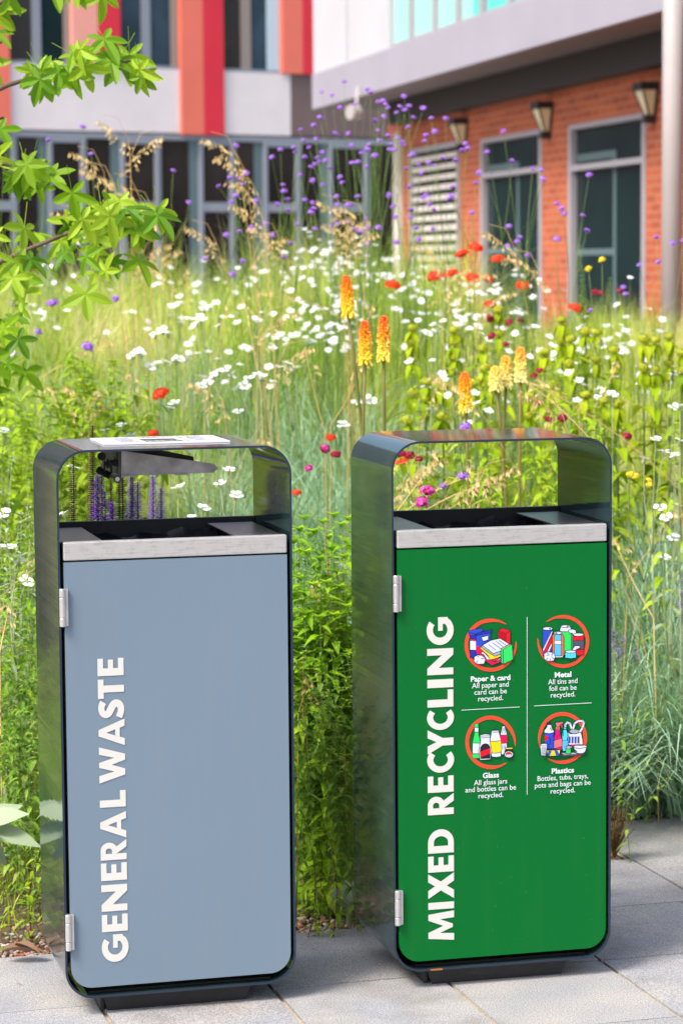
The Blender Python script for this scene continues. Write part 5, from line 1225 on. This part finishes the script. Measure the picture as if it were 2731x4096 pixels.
# leafy upright stems (mint like)
def leafy(xt, yt, D, lm, sm, L, W, gap, group, cat, desc, lean=0, opp=2, r0=.0022, name='leafy_plant', tipb=1.0, shoots=0):
    D = okD(xt, D, .05 + abs(lean)*.3) + (.28 if xt < 90 and yt > 1300 else 0); t = at(xt, yt, D); foot = Vector((t.x - lean, t.y, soilz(t.x, t.y))); H = (t.z - foot.z)
    if H < .03: return None
    root = empty(name, foot); cp = curve_pts((0,0,0), (lean, 0, H), .4, 10, .01); m = MB(); m.tube(cp, [r0*(1 - .6*i/10) for i in range(11)], 5); m.build('stem', sm, root, smooth=True)
    lf = MB()
    def clothe(cp, z0, z1, sc):
        z = z0 + rnd.random()*gap; a = rnd.uniform(0, 3.14)
        while z < z1:
            f = (z - z0)/(z1 - z0); j = min(len(cp) - 2, int(f*(len(cp)-1))); c = cp[j].lerp(cp[j+1], f*(len(cp)-1) - j); g_ = (.75 + .35*math.sin(f*3)) * (1 - .45*max(0, f-.8)/.2) * sc
            for k in range(opp):
                if rnd.random() < .12: continue
                aa = a + 2*math.pi*k/opp + rnd.uniform(-.5, .5); lf.leaf(c, (math.cos(aa), math.sin(aa), rnd.uniform(-.3, .3) + .6*f*f), (0,0,1), L*g_*rnd.uniform(.65, 1.3), W*g_*rnd.uniform(.7, 1.25), rnd.uniform(.3, 1.0), 4)
            a += 1.57 + rnd.uniform(-.5, .5); z += gap * (1.15 - .55*f) * rnd.uniform(.7, 1.3)
    clothe(cp, min(.13, H*.3) if L < .05 else min(.24, H*.3), H, 1)
    for k in range(shoots):
        j = rnd.randint(3, 8); aa = rnd.uniform(0, 6.28); l2 = H*rnd.uniform(.12, .32); e_ = cp[j] + Vector((math.cos(aa)*l2*.8, math.sin(aa)*l2*.6, l2*.9)); c2 = curve_pts(cp[j], e_, -.5, 5)
        sm_ = MB(); sm_.tube(c2, r0*.5, 4); ob = sm_.build('side_stem', sm, root); clothe(c2, 0, l2, .8)
    for k in range(5):
        aa = k*1.256; lf.leaf(cp[-1], (math.cos(aa), math.sin(aa), 1.3), (0,0,1), L*.42*tipb, W*.5*tipb, .4, 4)
    lf.build('leaves', lm, root); register(root, desc, loc(xt, yt), cat, group, xt); return root
MG = 'leafy stems between and beside the bins'
for (x, y, D) in [(688,1222,6.62),(700,1196,6.75),(722,1228,6.6),(742,1205,6.72),(768,1190,6.75),(785,1212,6.65),(800,1198,6.7),(812,1230,6.6),(675,1250,6.55),(705,1275,6.5),(735,1290,6.45),(762,1265,6.55),(792,1285,6.5),(690,1335,6.42),(722,1350,6.4),(752,1345,6.4),(782,1355,6.42),(700,1415,6.36),(735,1425,6.34),(770,1420,6.36),(800,1400,6.4),(660,1290,6.6),(828,1290,6.6),(712,1235,6.85),(755,1240,6.9),(795,1250,6.85),(690,1270,6.85),(730,1310,6.6),(775,1320,6.62),(700,1370,6.52),(745,1385,6.5),(790,1375,6.5),(720,1450,6.42),(765,1455,6.4),(690,1460,6.42),(10,1330,6.9),(50,1350,6.85),(80,1330,6.8),(30,1400,6.75),(70,1430,6.7),(-10,1440,6.7)]:
    leafy(x, y, D, M['mint'], M['greenstem'], .072, .032, .036, MG, 'leafy plant', 'bright leafy plant', rnd.uniform(-.05, .05), shoots=2)
for (x, y, D) in [(700,1500,6.3),(735,1470,6.32),(775,1480,6.3),(795,1500,6.28),(755,1560,6.22),(715,1600,6.2),(785,1590,6.2),(690,1640,6.18),(770,1660,6.18),(60,1380,6.5),(85,1450,6.4),(30,1480,6.35),(75,1560,6.25),(15,1620,6.2),(60,1640,6.2),(85,1700,6.1),(40,1700,6.12),(5,1540,6.3),(20,1400,6.5),(45,1340,6.6),(65,1500,6.3),(20,1550,6.3),(50,1590,6.25),(80,1620,6.2),(30,1660,6.15),(70,1690,6.12),(10,1480,6.35),(88,1530,6.25),(705,1540,6.28),(725,1520,6.26),(760,1500,6.3),(780,1540,6.25),(800,1560,6.25),(730,1640,6.16),(755,1620,6.2),(1415,1640,7),(1440,1700,7.1),(1420,1600,6.75),(1460,1720,6.7),(1430,1720,6.65)]:
    leafy(x, y, D, M['small'], M['greenstem'], .030, .015, .030, 'small-leaved stems low in the bed', 'small-leaved plant', 'small-leaved plant', rnd.uniform(-.16, .16), 2, .0013, 'small_leaved_plant', shoots=5)
for (x, y, D) in [(60,2062,5.98),(25,2100,5.95),(85,1960,6.0),(700,1885,6.06),(740,1840,6.1),(760,1930,6.1),(80,2120,5.95)]:
    leafy(x, y, D, M['lime'], M['redstem'], .030, .012, .016, 'small bright weeds at the paving edge', 'weed', 'low bright green weed', rnd.uniform(-.02, .02), 2, .0013, 'small_weed')
for i in range(20):
    x, y = rnd.uniform(-20, 290), rnd.uniform(830, 1010)
    leafy(x, y, 8.9 - (y - 830)/150, M['lime'], M['greenstem'], .055, .032, .032, 'lime green leafy plants in the middle meadow', 'leafy herb', 'lime green leafy herb', rnd.uniform(-.12, .12), 3, .0022, 'lime_herb', shoots=4)
for i in range(15):
    x, y = rnd.uniform(870, 1560), rnd.uniform(850, 1010)
    leafy(x, y, 8.7 - (y - 830)/140, M['lime'], M['greenstem'], .06, .022, .040, 'lime green leafy plants in the middle meadow', 'leafy herb', 'lime green leafy herb', rnd.uniform(-.12, .12), 2, .0022, 'lime_herb', shoots=3)
for (x, y) in [(1210,555),(1195,590),(1230,600),(1330,565),(1340,620),(1400,640),(1500,650),(1180,620)]:
    leafy(x, y, 9.8, M['small'], M['greenstem'], .022, .006, .011, 'feathery green stems before the brick wing windows', 'feathery plant', 'feathery upright green plant', rnd.uniform(-.08, .08), 4, .002, 'feathery_plant')
for i in range(16):     # sage-leaved rosettes and soft stems left of the grey bin
    x, y = rnd.uniform(-30, 80), rnd.uniform(1040, 1330)
    leafy(x, y, 7.3 - (y - 1040)/420, M['sage'] if i % 2 else M['mint'], M['palestem'], .04, .013, .04, 'soft pale leafy stems', 'pale leafy plant', 'soft pale plant', rnd.uniform(-.08, .08), 2, .0018, 'pale_leafy_plant')

# lamb's ear rosettes
def rosette(p, leaves, lab, z0=.01):
    root = empty('lambs_ear', p, 0, lab, 'lamb\'s ear', 'lamb\'s ear rosettes at the paving edge'); m = MB()
    for (a, el, L, W) in leaves: m.leaf((0,0,z0), (math.cos(R(a)), math.sin(R(a)), el), (0,-.5,1), L, W, .25, 8, 0, .12, .55)
    m.build('leaves', M['sage'], root, smooth=True)
    s_ = MB(); s_.tube([(0,0,-.02),(0,0,z0*.5),(0,0,z0+.005)], .006, 6); s_.build('stem', M['palestem'], root)
p0 = at(-62, 1900, 6.0)
rosette(Vector((p0.x, p0.y, -.02)), [(-6,.52,.135,.068),(-12,-.02,.165,.062),(-60,.1,.13,.06),(40,.5,.15,.06),(100,.4,.15,.05),(160,.3,.14,.05),(220,.3,.14,.05),(5,-.8,.12,.05)], 'lamb\'s ear with big pale leaves left of the grey bin', .33)
p0 = at(800, 2050, 6.28)
rosette(Vector((p0.x, p0.y, .0)), [(100,2.2,.08,.034),(170,1.6,.075,.034),(20,1.4,.075,.034),(250,1.6,.07,.032),(300,1.8,.065,.03),(60,2.8,.08,.03),(200,1.2,.06,.03)], 'lamb\'s ear rosette between the bins, against the green bin', .04)
# dead leaf
p0 = at(48, 2005, 5.95); m = MB(); m.leaf((-.05,0,.0), (1,.1,.05), (0,0,1), .11, .05, .15, 6, 0, .3); m.leaf((-.02,.02,.01), (.8,-.4,.1), (0,0,1), .07, .03, .3, 5, 0, .3)
o = m.build('dead_leaf', M['deadleaf']); o.location = (p0.x, p0.y, .03); tag(o, 'curled brown dead leaf lying left of the grey bin', 'leaf')
# rusty low bush at the right
p0 = at(1410, 1950, 6.96); root = empty('low_rusty_bush', (p0.x, p0.y, .0), 0, 'low rusty green thyme bush at the paving corner right of the green bin', 'bush')
m = MB(); s = MB()
M['rustyleaf'] = leafmat('rusty_leaf', [(.22,.10,.03),(.16,.17,.03),(.26,.24,.05),(.30,.13,.05)], .3)
for i in range(70):
    a = rnd.uniform(0, 6.28); e = Vector((math.cos(a)*rnd.uniform(.01, .06), math.sin(a)*rnd.uniform(.01, .05), rnd.uniform(.06, .17))); cp = curve_pts((0,0,0), e, .4, 5); s.tube(cp, .0008, 4)
    for k in range(20):
        f = .25 + .75*k/20; j = min(4, int(f*5)); c = cp[j].lerp(cp[j+1], f*5 - j); b_ = rnd.uniform(0, 6.28); m.leaf(c, (math.cos(b_), math.sin(b_), .6), (0,0,1), .0095, .004, .2, 2)
m.build('leaves', M['rustyleaf'], root); s.build('stems', M['redstem'], root)
# purple catmint at the right
def catmint(pts, D, lab):
    D = max(okD(q_[0], D) for q_ in pts); foot = ground_pt(pts[0][0], D); root = empty('catmint', foot, 0, lab, 'catmint', 'violet blue catmint right of the green bin'); s = MB(); lf = MB()
    for (x, y, ln) in pts:
        t = at(x, y, D) - foot; cp = curve_pts((0,0,0), t, .5, 8); s.tube(cp, .0016, 4); m = MB(); d = (cp[-1] - cp[-3]).normalized()
        for k in range(int(ln/.006)):
            c = t - d*(k*.006)
            for j in range(5):
                a = rnd.uniform(0, 6.28); m.leaf(c, (math.cos(a), math.sin(a), .3), (0,0,1), rnd.uniform(.008, .013), .007, .4, 2, 0 if rnd.random() < .6 else 1)
        m.build('flower_spike', [M['lilac'], M['darkspent']], root)
        for k in range(14):
            a = rnd.uniform(0, 6.28); c = cp[rnd.randint(1, 6)]; lf.leaf(c, (math.cos(a), math.sin(a), .3), (0,0,1), .026, .012, .4, 3)
    lf.build('leaves', M['sage'], root); s.build('stems', M['palestem'], root)
catmint([(1410,1448,.06),(1432,1462,.06),(1462,1490,.05),(1420,1490,.05)], 6.75, 'catmint with small violet spikes close beside the green bin')
catmint([(1562,1318,.11),(1568,1360,.10),(1580,1340,.1)], 6.5, 'catmint with thick violet spikes at the right edge')
# buff seed heads
BG = 'buff grass seed heads on long thin stems'
def seedhead(x, y, fx, D, mm='buff', ln=.032, wd=.0045, fyd=None):
    D = max(okD(x, D), okD(fx, D)); t = at(x, y, D); foot = ground_pt(fx, D); root = empty('seed_head_stem', foot); cp = curve_pts((0,0,0), t - foot, .25, 8); s = MB(); s.tube(cp, [.0011]*9, 4); s.build('stem', M['gold'], root)
    d = (cp[-1] - cp[-2]).normalized(); m = MB()
    for k in range(60):
        f = rnd.random(); a = rnd.uniform(0, 6.28); o_ = d.orthogonal(); q = (o_*math.cos(a) + d.cross(o_)*math.sin(a)); w = wd*math.sin(math.pi*(.1 + .85*f)); m.leaf(cp[-1] - d*ln*.3 + d*ln*f + q*w*.4, q + d*1.6, (0,1,0), .008, .0016, .1, 1)
    m.build('seed_head', M['buff'], root); register(root, 'buff grass seed head', loc(x, y), 'seed head', BG, x)
for a_ in [(*dr(225,603), 1640, 6.9),(*dr(200,780), 1560, 6.8),(*dr(190,845), 1580, 6.75),(*dr(392,915), 1600, 6.8),(*dr(235,1040), 1520, 6.75),(744,1228,800,6.55),(790,1318,812,6.5),(802,1335,830,6.5),(696,1520,680,6.3),(700,1630,715,6.15),(735,1590,760,6.2),(772,1680,745,6.2),(1005,1150,990,6.9),(780,1290,760,6.5)]: seedhead(*a_)

for (x0_, y0_, x1_, y1_, D, sg_) in [(1215,878,1560,1125,7.7,-25),(1190,868,1350,1003,7.6,-10),(560,690,800,742,9.6,-30),(95,868,262,792,9.2,-10),(905,1182,1012,1040,7.0,0),(925,1178,1105,1085,6.95,-12),(980,1170,1140,1110,7.1,-10),(700,800,745,990,8.2,10),(760,975,835,840,8.4,8),(300,860,345,985,8.4,6),(205,1000,240,900,8,4),(470,940,520,700,9.5,10),(600,900,560,690,9.6,-8),(430,620,420,800,10,6),(855,700,800,905,9,-6),(1010,870,960,990,7.8,6),(1330,990,1420,830,8.6,8),(20,1400,0,1500,6.6,0),(0,1375,110,1290,6.8,-8),(720,1340,800,1480,6.5,8),(685,1640,745,1420,6.35,6),(700,1560,790,1700,6.3,8),(1410,1240,1500,1420,7.1,10),(1568,1180,1440,1330,7.2,-8),(640,1180,600,1010,7.2,-5)]:
    D = max(okD(x0_, D), okD(x1_, D)); A_, B_ = at(x0_, y0_, D), at(x1_, y1_, D + rnd.uniform(-.1, .15)); lo, hi = (A_, B_) if A_.z < B_.z else (B_, A_)
    gx = lo + (lo - hi) * .15; foot = Vector((gx.x, gx.y, soilz(gx.x, gx.y))); root = empty('straw_stem', foot); pts_ = [Vector((0,0,0)) + (lo - foot)*.5*Vector((1,1,1)).length/1.732, lo - foot]
    for t_ in (.2,.4,.6,.8,1.0):
        q_ = lo.lerp(hi, t_) - foot; q_.z += -sg_/5761*D*4*t_*(1-t_); pts_.append(q_)
    m = MB(); m.tube([Vector((0,0,0))] + pts_, [.0019]*5 + [.0013]*3, 5); m.build('stem', M['gold'], root, smooth=True)
    m = MB(); plume(m, pts_[-1], pts_[-3], 8); m.build('seed_head', M['gold'], root)
    register(root, 'long straw stem', loc((x0_+x1_)/2, (y0_+y1_)/2), 'grass stem', 'long straw coloured grass stems', (x0_+x1_)/2)
# reddish stemmed weed at the right
leafy(1432, 1590, 6.75, M['small'], M['redstem'], .03, .01, .03, 'small-leaved stems low in the bed', 'small-leaved plant', 'tall red-stemmed weed', .02, 2, .003, 'small_leaved_plant')

# --- the star-leaved tree reaching in from the left
def star(m, c, axis, nrm, S, rr):
    axis = Vector(axis).normalized(); nrm = (Vector(nrm) - axis * axis.dot(Vector(nrm))).normalized(); side = axis.cross(nrm)
    dr_ = rr.uniform(.0, .38)
    A = [(-128,.62),(-66,.92),(0,1.0),(66,.92),(128,.62)]; pts = [(-178,.06)]
    for i, (a, l) in enumerate(A):
        l *= rr.uniform(.9, 1.08)
        pts += [(a-27,l*.40),(a-21,l*.54),(a-18,l*.64),(a-13,l*.76),(a-10,l*.84),(a-1.5,l*1.03),(a+1.5,l*1.03),(a+10,l*.84),(a+13,l*.76),(a+18,l*.64),(a+21,l*.54),(a+27,l*.40)]
        if i < 4: pts.append(((a + A[i+1][0])/2, .31 if i in (0,3) else .34))
    pts.append((178,.06)); vs = [c]
    for a, l in pts:
        x, y = math.cos(R(a))*l*S, math.sin(R(a))*l*S; r2 = l*l
        vs.append(c + axis*x + side*y + nrm*(-dr_*S*r2 + .12*S*abs(math.sin(R(a)*2.7))*l))
    n = len(pts); m.add(vs, [(0, i+1, i+2) for i in range(n-1)] + [(0, n, 1)])
    m.tube([c - axis*S*1.0 + nrm*.006, c], [.0009, .0011], 4)
tp = at(-330, 611, 7.3); tree = empty('sweetgum_tree', (tp.x, tp.y, 0), 0, 'young tree with bright star-shaped leaves reaching in from the left edge', 'tree')
T0 = Vector((tp.x, tp.y, 0)); rr = random.Random(5); lm = MB()
t_ = MB(); t_.tube([(0,0,-.05),(.01,0,.8),(-.01,.01,1.8),(.0,.0,2.8),(.02,0,3.6)], [.06,.05,.042,.03,.018], 14); t_.build('trunk', M['bark'], tree, smooth=True)
branches = [([(-330,520),(-120,260),(20,195),(120,165),(230,150),(300,140)], 7.1, 22, 36, 28), ([(-330,640),(-100,380),(0,375),(70,390),(110,370)], 7.3, 15, 28, 32), ([(-330,850),(-80,640),(60,575),(170,530),(260,500),(320,490)], 7.0, 46, 66, 60),
    ([(-330,950),(-80,760),(0,745),(40,770)], 7.4, 10, 45, 55), ([(-330,100),(-60,40),(15,0),(30,-10)], 7.2, 5, 20, 15), ([(-330,100),(0,-60),(180,-50),(255,-25)], 7.2, 5, 20, 10), ([(-330,440),(-60,130),(15,90)], 8.0, 5, 15, 20), ([(-330,560),(-80,300),(10,270)],8.0,4,15,15), ([(-330,1050),(-90,880),(10,830),(60,850)],7.3,7,35,30)]
for line, D, n, sx_, sy_ in branches:
    P3 = [at(x, y, D) - T0 for x, y in line]; P3[0] = Vector((0, 0, max(.5, P3[0].z)))
    b = MB(); b.tube(P3, [.0075*(1 - i/len(P3)) + .0018 for i in range(len(P3))], 7); b.build('branch', M['bark'], tree, smooth=True)
    for i in range(n):
        s = (rr.random() ** .8) ; k0 = 1 if len(line) > 3 else 1; f = k0 + s * (len(P3) - 1 - k0) * .999; j = int(f); f -= j
        c0 = P3[j].lerp(P3[min(j+1, len(P3)-1)], f); k_ = D/5761
        c = c0 + Vector((rr.gauss(0, sx_*.7)*k_, rr.gauss(0, .09), rr.gauss(-.25, .85)*sy_*k_))
        ax = Vector((rr.gauss(.25, .55), rr.gauss(-.15, .4), -1 + rr.gauss(0, .5))); nn = Vector((rr.gauss(0, .6), -1, .8 + rr.gauss(0, .5)))
        star(lm, c, ax, nn, rr.uniform(.052, .088), rr)
lm.build('crown', M['maple'], tree)

finish_labels()
